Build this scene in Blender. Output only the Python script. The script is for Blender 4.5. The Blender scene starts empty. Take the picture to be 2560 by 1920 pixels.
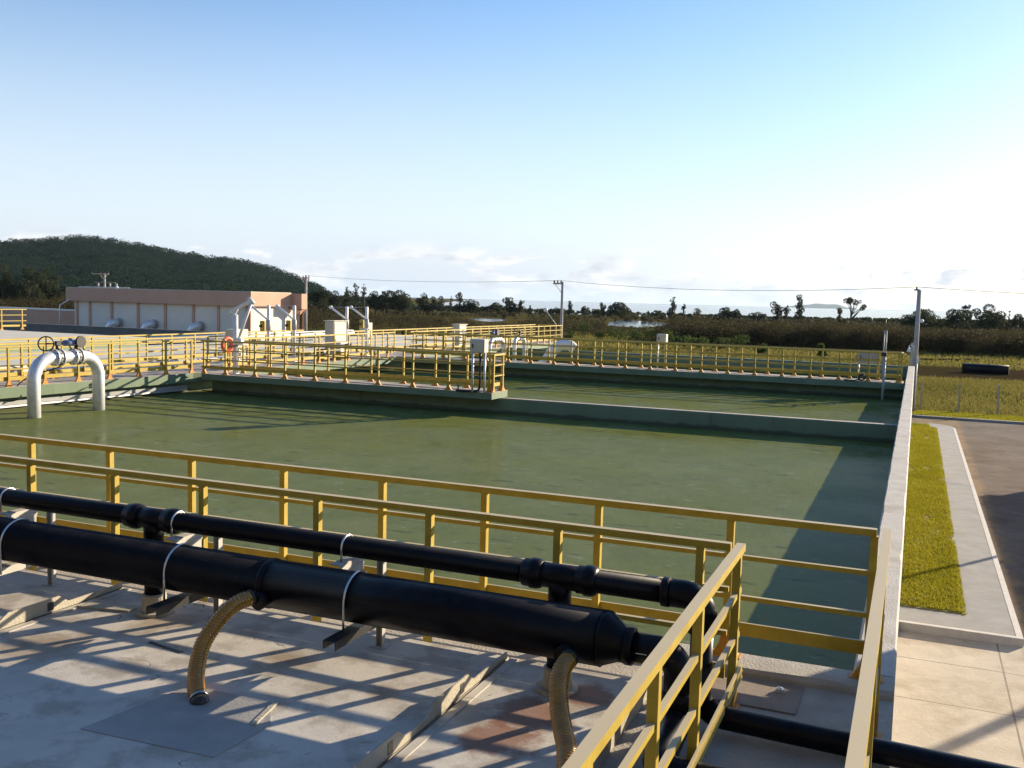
import bpy, bmesh, math, random
import numpy as np
from mathutils import Vector, Matrix
R = math.radians
random.seed(7)
S = bpy.context.scene
COL = S.collection

# ------------------------------------------------------------------ camera
FOC, YAW, PIT, ROL = 2406.85, .39607, .0870418, .0261454
FW = Vector((-math.sin(YAW)*math.cos(PIT), math.cos(YAW)*math.cos(PIT), -math.sin(PIT)))
_rt = Vector((math.cos(YAW), math.sin(YAW), 0)); _up = _rt.cross(FW)
RT = _rt*math.cos(ROL) + _up*math.sin(ROL); UP = -_rt*math.sin(ROL) + _up*math.cos(ROL)
EYE = Vector((0, 0, 2.75))
cd = bpy.data.cameras.new('camera'); cam = bpy.data.objects.new('camera', cd); COL.objects.link(cam)
cd.sensor_width = 36; cd.lens = 36*FOC/2560; cd.clip_start = .05; cd.clip_end = 90000
M = Matrix((RT, UP, -FW)).transposed().to_4x4(); M.translation = EYE
cam.matrix_world = M; S.camera = cam

# ------------------------------------------------------------------ light
SUN_AZ, SUN_EL = R(32), R(15.8)
sun_dir = Vector((math.sin(SUN_AZ)*math.cos(SUN_EL), math.cos(SUN_AZ)*math.cos(SUN_EL), math.sin(SUN_EL)))
sl = bpy.data.lights.new('sun', 'SUN'); sl.energy = 5.0; sl.angle = R(.5); sl.color = (1, .83, .60)
so = bpy.data.objects.new('sun', sl); COL.objects.link(so); so.rotation_euler = sun_dir.to_track_quat('Z', 'Y').to_euler(); so.location = (20, 30, 40)
W = bpy.data.worlds.new('World'); S.world = W; W.use_nodes = True
nt = W.node_tree; nt.nodes.clear()
def N(t, typ, **kw):
    n = t.nodes.new(typ)
    for k, v in kw.items():
        if k.startswith('i_'): n.inputs[k[2:].replace('_', ' ')].default_value = v
        else: setattr(n, k, v)
    return n
wo = N(nt, 'ShaderNodeOutputWorld'); bg = N(nt, 'ShaderNodeBackground'); bg.inputs[1].default_value = .085
sky = N(nt, 'ShaderNodeTexSky', sky_type='NISHITA', sun_disc=False, sun_elevation=SUN_EL, sun_rotation=SUN_AZ, altitude=0, air_density=1.0, dust_density=.35, ozone_density=3.0)
tc = N(nt, 'ShaderNodeTexCoord'); mp = N(nt, 'ShaderNodeMapping'); mp.inputs['Scale'].default_value = (13, 13, 40)
nz = N(nt, 'ShaderNodeTexNoise', i_Scale=1.0, i_Detail=9.0, i_Roughness=.58)
rp = N(nt, 'ShaderNodeValToRGB'); rp.color_ramp.elements[0].position = .48; rp.color_ramp.elements[1].position = .56
sx = N(nt, 'ShaderNodeSeparateXYZ'); m1 = N(nt, 'ShaderNodeMapRange', interpolation_type='SMOOTHSTEP'); m1.inputs[1].default_value = .062; m1.inputs[2].default_value = .036
mm = N(nt, 'ShaderNodeMath', operation='MULTIPLY'); m2 = N(nt, 'ShaderNodeMath', operation='MULTIPLY'); m2.inputs[1].default_value = .97
mx = N(nt, 'ShaderNodeMixRGB'); mx.inputs[2].default_value = (9.5, 9.6, 10.2, 1)
L = nt.links.new
L(tc.outputs['Generated'], mp.inputs[0]); L(mp.outputs[0], nz.inputs['Vector']); L(nz.outputs[0], rp.inputs[0])
L(tc.outputs['Generated'], sx.inputs[0]); L(sx.outputs[2], m1.inputs[0]); L(m1.outputs[0], mm.inputs[0]); L(rp.outputs[0], mm.inputs[1]); L(mm.outputs[0], m2.inputs[0])
hs = N(nt, 'ShaderNodeHueSaturation'); hs.inputs['Saturation'].default_value = 1.13; hs.inputs['Value'].default_value = 1.1
L(sky.outputs[0], hs.inputs['Color']); tn = N(nt, 'ShaderNodeMixRGB', blend_type='MULTIPLY'); tn.inputs[0].default_value = 1; tn.inputs[2].default_value = (1.10, 1.01, 1.03, 1); L(hs.outputs[0], tn.inputs[1]); L(m2.outputs[0], mx.inputs[0])
# pale band of distant haze low in the sky, fading out towards the sun
hzn = N(nt, 'ShaderNodeMapRange', interpolation_type='SMOOTHSTEP'); hzn.inputs[1].default_value = .09; hzn.inputs[2].default_value = .0; hzn.inputs[4].default_value = .92; L(sx.outputs[2], hzn.inputs[0])
dt = N(nt, 'ShaderNodeVectorMath', operation='DOT_PRODUCT'); dt.inputs[1].default_value = sun_dir; L(tc.outputs['Generated'], dt.inputs[0])
ds = N(nt, 'ShaderNodeMapRange', interpolation_type='SMOOTHSTEP'); ds.inputs[1].default_value = .95; ds.inputs[2].default_value = .45; L(dt.outputs['Value'], ds.inputs[0])
hm_ = N(nt, 'ShaderNodeMath', operation='MULTIPLY'); L(hzn.outputs[0], hm_.inputs[0]); L(ds.outputs[0], hm_.inputs[1])
pl_ = N(nt, 'ShaderNodeMapRange', interpolation_type='SMOOTHSTEP'); pl_.inputs[1].default_value = .34; pl_.inputs[2].default_value = .02; pl_.inputs[4].default_value = .85; L(sx.outputs[2], pl_.inputs[0])
pm = N(nt, 'ShaderNodeMath', operation='MULTIPLY'); L(pl_.outputs[0], pm.inputs[0]); df = N(nt, 'ShaderNodeMath', operation='MULTIPLY_ADD'); df.inputs[1].default_value = .45; df.inputs[2].default_value = .55; L(ds.outputs[0], df.inputs[0]); L(df.outputs[0], pm.inputs[1])
px_ = N(nt, 'ShaderNodeMixRGB'); px_.inputs[2].default_value = (4.5, 5.0, 5.55, 1); L(tn.outputs[0], px_.inputs[1]); L(pm.outputs[0], px_.inputs[0])
hx = N(nt, 'ShaderNodeMixRGB'); hx.inputs[2].default_value = (4.0, 4.35, 4.9, 1); L(px_.outputs[0], hx.inputs[1]); L(hm_.outputs[0], hx.inputs[0]); L(hx.outputs[0], mx.inputs[1])
# cloud shading: bright tops, lavender grey bellies
n3 = N(nt, 'ShaderNodeTexNoise', i_Scale=1.6, i_Detail=7.0, i_Roughness=.55); mp3 = N(nt, 'ShaderNodeMapping'); mp3.inputs['Scale'].default_value = (13, 13, 40); mp3.inputs['Location'].default_value = (.0, .0, -.42)
L(tc.outputs['Generated'], mp3.inputs[0]); L(mp3.outputs[0], n3.inputs['Vector'])
r3 = N(nt, 'ShaderNodeValToRGB'); r3.color_ramp.elements[0].position = .42; r3.color_ramp.elements[0].color = (6.0, 5.9, 5.8, 1); r3.color_ramp.elements[1].position = .62; r3.color_ramp.elements[1].color = (3.7, 3.85, 4.3, 1)
L(n3.outputs[0], r3.inputs[0]); L(r3.outputs[0], mx.inputs[2]); L(mx.outputs[0], bg.inputs[0]); L(bg.outputs[0], wo.inputs[0])
S.view_settings.view_transform = 'Standard'; S.view_settings.look = 'None'; S.view_settings.gamma = 1; S.view_settings.exposure = 1.15
S.cycles.max_bounces = 8; S.cycles.volume_bounces = 0
S.cycles.use_denoising = True

# ------------------------------------------------------------------ helpers
def ray(u, v): return FW + RT*((u-1280)/FOC) - UP*((v-960)/FOC)
def at_range(u, v, d):
    r = ray(u, v); return EYE + r*(d/math.hypot(r.x, r.y))
def ground_at(u, d, z=-3.2):
    p = at_range(u, 900, d); return Vector((p.x, p.y, z))

class MB:
    """collects boxes, bars and tubes, then links them as one mesh object"""
    def __init__(s): s.v = []; s.f = []; s.sm = []
    def add(s, vs, fs, smooth=False):
        o = len(s.v); s.v += [tuple(v) for v in vs]; s.f += [tuple(i+o for i in f) for f in fs]; s.sm += [smooth]*len(fs); return s
    def box(s, x0, x1, y0, y1, z0, z1):
        return s.add([(x0,y0,z0),(x1,y0,z0),(x1,y1,z0),(x0,y1,z0),(x0,y0,z1),(x1,y0,z1),(x1,y1,z1),(x0,y1,z1)],
            [(3,2,1,0),(4,5,6,7),(0,1,5,4),(1,2,6,5),(2,3,7,6),(3,0,4,7)])
    def cbox(s, x0, x1, y0, y1, z0, z1, c=.01):
        # box with chamfered edges
        bm = bmesh.new(); bmesh.ops.create_cube(bm, size=1)
        for v in bm.verts: v.co = Vector(((x0+x1)/2+v.co.x*(x1-x0), (y0+y1)/2+v.co.y*(y1-y0), (z0+z1)/2+v.co.z*(z1-z0)))
        bmesh.ops.bevel(bm, geom=bm.edges[:], offset=c, segments=1, affect='EDGES')
        bm.verts.index_update(); s.add([v.co.copy() for v in bm.verts], [[v.index for v in f.verts] for f in bm.faces]); bm.free(); return s
    def frame(s, p0, p1):
        d = (Vector(p1)-Vector(p0)).normalized(); u = Vector((0,0,1)) if abs(d.z) < .95 else Vector((0,1,0))
        a = d.cross(u).normalized(); return d, a, a.cross(d)
    def bar(s, p0, p1, w, h, w1=None, h1=None):
        # rectangular bar; w across, h in the upright direction; optional taper
        d, a, b = s.frame(p0, p1); p0 = Vector(p0); p1 = Vector(p1); w1 = w if w1 is None else w1; h1 = h if h1 is None else h1
        vs = [p0+a*(i*w/2)+b*(j*h/2) for i, j in ((-1,-1),(1,-1),(1,1),(-1,1))] + [p1+a*(i*w1/2)+b*(j*h1/2) for i, j in ((-1,-1),(1,-1),(1,1),(-1,1))]
        return s.add(vs, [(3,2,1,0),(4,5,6,7),(0,1,5,4),(1,2,6,5),(2,3,7,6),(3,0,4,7)])
    def tube(s, pts, r, seg=16, cap=True, smooth=True):
        pts = [Vector(p) for p in pts]; n = len(pts); rs = r if hasattr(r, '__len__') else [r]*n
        ref = None; vs = []
        for i, p in enumerate(pts):
            t = (pts[min(i+1, n-1)]-pts[max(i-1, 0)]).normalized()
            if ref is None: ref = t.cross(Vector((0,0,1)) if abs(t.z) < .9 else Vector((1,0,0))).normalized()
            ref = (ref - t*ref.dot(t)).normalized(); b = t.cross(ref)
            vs += [p + (ref*math.cos(2*math.pi*k/seg)+b*math.sin(2*math.pi*k/seg))*rs[i] for k in range(seg)]
        fs = [(i*seg+k, i*seg+(k+1)%seg, (i+1)*seg+(k+1)%seg, (i+1)*seg+k) for i in range(n-1) for k in range(seg)]
        o = len(s.v); s.add(vs, fs, smooth)
        if cap: s.add([], [tuple(o-len(s.v)+k for k in reversed(range(seg))), tuple(o-len(s.v)+(n-1)*seg+k for k in range(seg))])
        return s
    def ring(s, c, axis, R0, R1, w, seg=24):
        # flat washer / flange: outer R0, inner R1, thickness w along axis
        c = Vector(c); ax = Vector(axis).normalized()
        return s.tube([c-ax*(w/2), c-ax*(w/2), c+ax*(w/2), c+ax*(w/2)], [R1, R0, R0, R1], seg, False, False) if R1 > 0 else s.tube([c-ax*(w/2), c+ax*(w/2)], R0, seg, True, False)
    def torus(s, c, axis, Rr, r, seg=36, sg=10):
        ax = Vector(axis).normalized(); a = ax.cross(Vector((0,0,1)) if abs(ax.z) < .9 else Vector((1,0,0))).normalized(); b = ax.cross(a); c = Vector(c); vs = []
        for i in range(seg):
            e = a*math.cos(2*math.pi*i/seg)+b*math.sin(2*math.pi*i/seg)
            vs += [c+e*(Rr+r*math.cos(2*math.pi*k/sg))+ax*(r*math.sin(2*math.pi*k/sg)) for k in range(sg)]
        return s.add(vs, [(i*sg+k, ((i+1)%seg)*sg+k, ((i+1)%seg)*sg+(k+1)%sg, i*sg+(k+1)%sg) for i in range(seg) for k in range(sg)], True)
    def ball(s, c, r, n=10):
        c = Vector(c); m = 2*n; vs = [c+Vector((0,0,r))]
        for i in range(1, n):
            for k in range(m):
                t = math.pi*i/n; p = 2*math.pi*k/m; vs.append(c+Vector((math.sin(t)*math.cos(p), math.sin(t)*math.sin(p), math.cos(t)))*r)
        vs.append(c-Vector((0,0,r))); f = [(0, 1+k, 1+(k+1)%m) for k in range(m)]
        for i in range(n-2): f += [(1+i*m+k, 1+(i+1)*m+k, 1+(i+1)*m+(k+1)%m, 1+i*m+(k+1)%m) for k in range(m)]
        e = len(vs)-1; f += [(e, 1+(n-2)*m+(k+1)%m, 1+(n-2)*m+k) for k in range(m)]
        return s.add(vs, f, True)
    def prism(s, poly, z0, z1):
        n = len(poly); vs = [(x, y, z0) for x, y in poly]+[(x, y, z1) for x, y in poly]
        return s.add(vs, [tuple(reversed(range(n))), tuple(range(n, 2*n))]+[(i, (i+1)%n, n+(i+1)%n, n+i) for i in range(n)])
    def build(s, name, mat, parent=None):
        me = bpy.data.meshes.new(name); me.from_pydata(s.v, [], s.f); me.polygons.foreach_set('use_smooth', s.sm); me.materials.append(mat)
        return link(name, me, parent)
def link(name, me, parent=None):
    o = bpy.data.objects.new(name, me); COL.objects.link(o)
    if parent is not None:
        o.parent = parent; o.matrix_parent_inverse = parent.matrix_basis.inverted()
    return o
def tag(o, label, cat, group=None):
    o['label'] = label; o['category'] = cat
    if group: o['group'] = group
    return o
def thing(name, loc, label, cat, group=None):
    o = bpy.data.objects.new(name, None); COL.objects.link(o); o.location = loc; o.empty_display_size = .2
    return tag(o, label, cat, group)
def kind(o, k='structure'): o['kind'] = k; return o
def fillet(pts, rad, n=8):
    """round the corners of a polyline"""
    pts = [Vector(p) for p in pts]; out = [pts[0]]
    for a, b, c in zip(pts, pts[1:], pts[2:]):
        u = (a-b).normalized(); v = (c-b).normalized(); ang = u.angle(v); t = rad/math.tan(ang/2)
        ctr = b+(u+v).normalized()*(rad/math.sin(ang/2)); p = b+u*t; q = b+v*t
        e1 = p-ctr; e2 = q-ctr; th = e1.angle(e2)
        for i in range(n+1): f = i/n; out.append(ctr+(e1*math.sin((1-f)*th)+e2*math.sin(f*th))/math.sin(th))
    out.append(pts[-1]); return out
def smooth_path(pts, n=60):
    """Catmull-Rom"""
    P = [Vector(p) for p in pts]; P = [P[0]*2-P[1]]+P+[P[-1]*2-P[-2]]; out = []; segs = len(P)-3
    for k in range(n+1):
        t = k/n*segs; i = min(int(t), segs-1); f = t-i; a, b, c, d = P[i:i+4]
        out.append(.5*((2*b)+(c-a)*f+(2*a-5*b+4*c-d)*f*f+(3*b-a-3*c+d)*f**3))
    return out
def quads_obj(name, V, mat, parent=None):
    """numpy array (n,4,3) of quads -> one mesh object"""
    n = len(V); me = bpy.data.meshes.new(name); me.vertices.add(n*4); me.loops.add(n*4); me.polygons.add(n)
    me.vertices.foreach_set('co', np.ascontiguousarray(V, dtype=np.float32).ravel()); me.loops.foreach_set('vertex_index', np.arange(n*4, dtype=np.int32))
    me.polygons.foreach_set('loop_start', np.arange(0, n*4, 4, dtype=np.int32)); me.update(); me.validate(); me.materials.append(mat)
    return link(name, me, parent)

# ------------------------------------------------------------------ materials
def mat(name, stops, scale=3.0, rough=.7, metal=0, bump=0, bscale=40, detail=6, spec=.5, squash=None, isl=None, extra=None):
    """noise-mixed Principled material; stops = [(pos, rgb), ...]"""
    m = bpy.data.materials.new(name); m.use_nodes = True; t = m.node_tree; p = t.nodes['Principled BSDF']; l = t.links.new
    p.inputs['Roughness'].default_value = rough; p.inputs['Metallic'].default_value = metal; p.inputs['Specular IOR Level'].default_value = spec
    g = N(t, 'ShaderNodeNewGeometry'); src = g.outputs['Position']
    if squash: q = N(t, 'ShaderNodeMapping'); q.inputs['Scale'].default_value = squash; l(src, q.inputs[0]); src = q.outputs[0]
    n = N(t, 'ShaderNodeTexNoise', i_Scale=scale, i_Detail=float(detail), i_Roughness=.6); l(src, n.inputs['Vector'])
    r = N(t, 'ShaderNodeValToRGB'); e = r.color_ramp.elements
    while len(e) < len(stops): e.new(.5)
    for k, (pos, c) in enumerate(stops): e[k].position = pos; e[k].color = (*c, 1)
    fac = n.outputs[0]
    if isl:
        a = N(t, 'ShaderNodeMath', operation='MULTIPLY'); a.inputs[1].default_value = isl; l(g.outputs['Random Per Island'], a.inputs[0])
        b = N(t, 'ShaderNodeMath', operation='MULTIPLY_ADD'); b.inputs[1].default_value = 1-isl; l(n.outputs[0], b.inputs[0]); l(a.outputs[0], b.inputs[2]); fac = b.outputs[0]
    l(fac, r.inputs[0]); l(r.outputs[0], p.inputs['Base Color'])
    if bump:
        n2 = N(t, 'ShaderNodeTexNoise', i_Scale=float(bscale), i_Detail=5.0); l(src, n2.inputs['Vector'])
        b = N(t, 'ShaderNodeBump', i_Strength=bump, i_Distance=.02); l(n2.outputs[0], b.inputs['Height']); l(b.outputs[0], p.inputs['Normal'])
    if extra: extra(t, p, r, g, l)
    return m
def c3(r, g=None, b=None): return (r, r, r) if g is None else (r, g, b)
def mixin(t, p, l, fac, rgb):
    """mix another colour over the base colour by fac"""
    src = p.inputs['Base Color'].links[0].from_socket; x = N(t, 'ShaderNodeMixRGB'); x.inputs[2].default_value = (*rgb, 1)
    l(src, x.inputs[1]); l(fac, x.inputs[0]); l(x.outputs[0], p.inputs['Base Color'])
def noise_mask(t, l, src, scale, lo, hi, detail=5, squash=None):
    if squash: q = N(t, 'ShaderNodeMapping'); q.inputs['Scale'].default_value = squash; l(src, q.inputs[0]); src = q.outputs[0]
    n = N(t, 'ShaderNodeTexNoise', i_Scale=float(scale), i_Detail=float(detail), i_Roughness=.65); l(src, n.inputs['Vector'])
    r = N(t, 'ShaderNodeMapRange', interpolation_type='SMOOTHSTEP'); r.inputs[1].default_value = lo; r.inputs[2].default_value = hi; l(n.outputs[0], r.inputs[0]); return r.outputs[0]
def blob_mask(t, l, src, c, rad, soft=.5, wob=.6, scale=3):
    """irregular round stain round a world point"""
    v = N(t, 'ShaderNodeVectorMath', operation='DISTANCE'); v.inputs[1].default_value = c; l(src, v.inputs[0])
    n = N(t, 'ShaderNodeTexNoise', i_Scale=float(scale), i_Detail=6.0, i_Roughness=.7); l(src, n.inputs['Vector'])
    a = N(t, 'ShaderNodeMath', operation='MULTIPLY_ADD'); a.inputs[1].default_value = wob*rad*2; l(n.outputs[0], a.inputs[0]); l(v.outputs['Value'], a.inputs[2])
    r = N(t, 'ShaderNodeMapRange', interpolation_type='SMOOTHSTEP'); r.inputs[1].default_value = rad*(1+wob); r.inputs[2].default_value = rad*(1+wob)-rad*soft; l(a.outputs[0], r.inputs[0]); return r.outputs[0]

def thin(w):
    # thin leaves let some of the light from behind through
    def f(t, p, r, g, l):
        out = t.nodes['Material Output']; tr = N(t, 'ShaderNodeBsdfTranslucent'); ms = N(t, 'ShaderNodeMixShader'); ms.inputs[0].default_value = w
        l(r.outputs[0], tr.inputs[0]); l(p.outputs[0], ms.inputs[1]); l(tr.outputs[0], ms.inputs[2]); l(ms.outputs[0], out.inputs[0])
    return f
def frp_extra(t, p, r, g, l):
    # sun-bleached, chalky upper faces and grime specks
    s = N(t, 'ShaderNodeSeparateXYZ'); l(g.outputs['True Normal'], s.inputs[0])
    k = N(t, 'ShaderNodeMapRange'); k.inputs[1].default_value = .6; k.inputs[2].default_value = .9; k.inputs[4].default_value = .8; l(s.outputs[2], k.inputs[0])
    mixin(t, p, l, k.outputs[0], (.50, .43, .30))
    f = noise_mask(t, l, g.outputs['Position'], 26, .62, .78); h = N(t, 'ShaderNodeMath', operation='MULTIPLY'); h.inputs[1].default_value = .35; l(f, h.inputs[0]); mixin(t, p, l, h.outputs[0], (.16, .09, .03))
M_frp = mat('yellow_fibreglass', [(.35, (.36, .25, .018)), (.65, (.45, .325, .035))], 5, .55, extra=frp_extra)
M_foot = mat('orange_bracket', [(.3, (.42, .17, .02)), (.7, (.55, .28, .03))], 14, .6)
def cov_extra(t, p, r, g, l):
    P = g.outputs['Position']
    f = noise_mask(t, l, P, 2.6, .46, .62, 9); a = N(t, 'ShaderNodeMath', operation='MULTIPLY'); a.inputs[1].default_value = .55; l(f, a.inputs[0]); mixin(t, p, l, a.outputs[0], (.23, .19, .14))
    f = noise_mask(t, l, P, 7, .62, .72, 9); a = N(t, 'ShaderNodeMath', operation='MULTIPLY'); a.inputs[1].default_value = .5; l(f, a.inputs[0]); mixin(t, p, l, a.outputs[0], (.13, .10, .07))
    for c, rad in (((-2.2, 5.75, 0), .34), ((-2.25, 5.3, 0), .30), ((-2.0, 6.2, 0), .26)):
        f = blob_mask(t, l, P, c, rad, .45, .8, 4); a = N(t, 'ShaderNodeMath', operation='MULTIPLY'); a.inputs[1].default_value = .8; l(f, a.inputs[0]); mixin(t, p, l, a.outputs[0], (.20, .075, .035))
    for c, rad in (((-4.2, 5.75, 0), .30), ((-5.6, 6.1, 0), .35), ((-6.0, 5.2, 0), .5), ((-3.2, 5.6, 0), .22)):
        f = blob_mask(t, l, P, c, rad, .7, .9, 5); a = N(t, 'ShaderNodeMath', operation='MULTIPLY'); a.inputs[1].default_value = .6; l(f, a.inputs[0]); mixin(t, p, l, a.outputs[0], (.25, .17, .09))
    # hairline cracks
    v = N(t, 'ShaderNodeTexVoronoi', feature='DISTANCE_TO_EDGE', i_Scale=.9); n = N(t, 'ShaderNodeTexNoise', i_Scale=2.0, i_Detail=6.0); ad = N(t, 'ShaderNodeVectorMath', operation='MULTIPLY_ADD'); ad.inputs[1].default_value = (.6, .6, .6)
    l(P, n.inputs['Vector']); l(n.outputs['Color'], ad.inputs[0]); l(P, ad.inputs[2]); l(ad.outputs[0], v.inputs['Vector'])
    k = N(t, 'ShaderNodeMapRange'); k.inputs[1].default_value = .006; k.inputs[2].default_value = .001; l(v.outputs['Distance'], k.inputs[0])
    f = noise_mask(t, l, P, 1.1, .55, .61); a = N(t, 'ShaderNodeMath', operation='MULTIPLY'); l(f, a.inputs[0]); l(k.outputs[0], a.inputs[1]); mixin(t, p, l, a.outputs[0], (.06, .05, .04))
M_cover = mat('weathered_grp', [(.3, (.45, .42, .37)), (.7, (.58, .545, .48))], 2.2, .62, bump=.10, bscale=60, extra=cov_extra)
M_patch = mat('laminate_patch', [(.3, (.26, .255, .25)), (.7, (.33, .32, .30))], 6, .5, bump=.2, bscale=40)
M_patch2 = mat('resin_patch', [(.3, (.36, .33, .26)), (.7, (.45, .41, .32))], 8, .6, bump=.3, bscale=50)
def conc_extra(t, p, r, g, l):
    f = noise_mask(t, l, g.outputs['Position'], 1.1, .5, .7, 8); a = N(t, 'ShaderNodeMath', operation='MULTIPLY'); a.inputs[1].default_value = .45; l(f, a.inputs[0]); mixin(t, p, l, a.outputs[0], (.24, .19, .13))
    f = noise_mask(t, l, g.outputs['Position'], 22, .63, .7, 6); a = N(t, 'ShaderNodeMath', operation='MULTIPLY'); a.inputs[1].default_value = .55; l(f, a.inputs[0]); mixin(t, p, l, a.outputs[0], (.12, .105, .09))
M_conc = mat('bare_concrete', [(.3, (.38, .355, .315)), (.7, (.52, .49, .44))], 3, .85, bump=.5, bscale=45, extra=conc_extra)
M_deck = mat('deck_concrete', [(.3, (.30, .275, .235)), (.7, (.42, .385, .33))], 3, .85, bump=.4, bscale=45, extra=conc_extra)
M_slab = mat('walkway_concrete', [(.3, (.34, .30, .26)), (.7, (.46, .41, .36))], 3, .85, bump=.3, bscale=45, extra=conc_extra)
def sage_extra(t, p, r, g, l):
    P = g.outputs['Position']; sp = N(t, 'ShaderNodeSeparateXYZ'); l(P, sp.inputs[0])
    n = N(t, 'ShaderNodeTexNoise', i_Scale=2.5, i_Detail=6.0); l(P, n.inputs['Vector'])
    a = N(t, 'ShaderNodeMath', operation='MULTIPLY_ADD'); a.inputs[1].default_value = .16; l(n.outputs[0], a.inputs[0]); l(sp.outputs[2], a.inputs[2])
    k = N(t, 'ShaderNodeMapRange', interpolation_type='SMOOTHSTEP'); k.inputs[1].default_value = -.44; k.inputs[2].default_value = -.52; k.inputs[4].default_value = .8; l(a.outputs[0], k.inputs[0]); mixin(t, p, l, k.outputs[0], (.035, .042, .022))
    f = noise_mask(t, l, P, 3.0, .58, .70, 5, (1.6, 1.6, .12)); b = N(t, 'ShaderNodeMath', operation='MULTIPLY'); b.inputs[1].default_value = .45; l(f, b.inputs[0]); mixin(t, p, l, b.outputs[0], (.07, .075, .055))
M_sage = mat('sage_painted_concrete', [(.3, (.115, .17, .10)), (.7, (.155, .215, .135))], 1.6, .7, bump=.15, bscale=30, squash=(1, 1, .25), extra=sage_extra)
M_cream = mat('pale_concrete', [(.3, (.50, .47, .38)), (.7, (.60, .56, .47))], 1.5, .8, bump=.2, bscale=30)
def apron_extra(t, p, r, g, l):
    P = g.outputs['Position']; s = N(t, 'ShaderNodeSeparateXYZ'); l(P, s.inputs[0])
    for ax, off, step in ((0, 1.64, 3.2), (1, 17.37, 1.85)):
        a = N(t, 'ShaderNodeMath', operation='SUBTRACT'); a.inputs[1].default_value = off; l(s.outputs[ax], a.inputs[0])
        b = N(t, 'ShaderNodeMath', operation='PINGPONG'); b.inputs[1].default_value = step/2; l(a.outputs[0], b.inputs[0])
        k = N(t, 'ShaderNodeMapRange'); k.inputs[1].default_value = .02; k.inputs[2].default_value = .008; k.inputs[4].default_value = .75; l(b.outputs[0], k.inputs[0]); mixin(t, p, l, k.outputs[0], (.10, .085, .06))
    f = noise_mask(t, l, P, .9, .48, .66, 8); a = N(t, 'ShaderNodeMath', operation='MULTIPLY'); a.inputs[1].default_value = .5; l(f, a.inputs[0]); mixin(t, p, l, a.outputs[0], (.27, .21, .13))
M_apron = mat('yard_concrete', [(.3, (.43, .38, .30)), (.7, (.56, .50, .41))], 1.6, .9, bump=.3, bscale=30, extra=apron_extra)
M_path = mat('pavement_concrete', [(.3, (.225, .225, .225)), (.7, (.30, .30, .295))], 2, .9, bump=.4, bscale=40, extra=conc_extra)
M_kerb = mat('kerb_concrete', [(.3, (.50, .48, .45)), (.7, (.62, .60, .56))], 5, .85, bump=.3, bscale=40)
def road_extra(t, p, r, g, l):
    v = N(t, 'ShaderNodeTexVoronoi', i_Scale=6.0); l(g.outputs['Position'], v.inputs['Vector']); a = N(t, 'ShaderNodeMapRange'); a.inputs[2].default_value = 1; a.inputs[4].default_value = .3; l(v.outputs['Color'], a.inputs[0]); mixin(t, p, l, a.outputs[0], (.14, .10, .075))
    sp = N(t, 'ShaderNodeSeparateXYZ'); l(g.outputs['Position'], sp.inputs[0]); n = N(t, 'ShaderNodeTexNoise', i_Scale=1.6, i_Detail=6.0); l(g.outputs['Position'], n.inputs['Vector'])
    b = N(t, 'ShaderNodeMath', operation='MULTIPLY_ADD'); b.inputs[1].default_value = -.9; l(n.outputs[0], b.inputs[0]); l(sp.outputs[0], b.inputs[2])
    k = N(t, 'ShaderNodeMapRange', interpolation_type='SMOOTHSTEP'); k.inputs[1].default_value = 2.05; k.inputs[2].default_value = 1.75; k.inputs[4].default_value = .75; l(b.outputs[0], k.inputs[0]); mixin(t, p, l, k.outputs[0], (.30, .21, .12))
    f = noise_mask(t, l, g.outputs['Position'], .8, .52, .62, 7); a = N(t, 'ShaderNodeMath', operation='MULTIPLY'); a.inputs[1].default_value = .5; l(f, a.inputs[0]); mixin(t, p, l, a.outputs[0], (.10, .075, .055))
M_road = mat('gravel_asphalt', [(.3, (.14, .112, .09)), (.7, (.22, .185, .155))], .6, 1.0, bump=.6, bscale=25, spec=.05, extra=road_extra)
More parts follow.
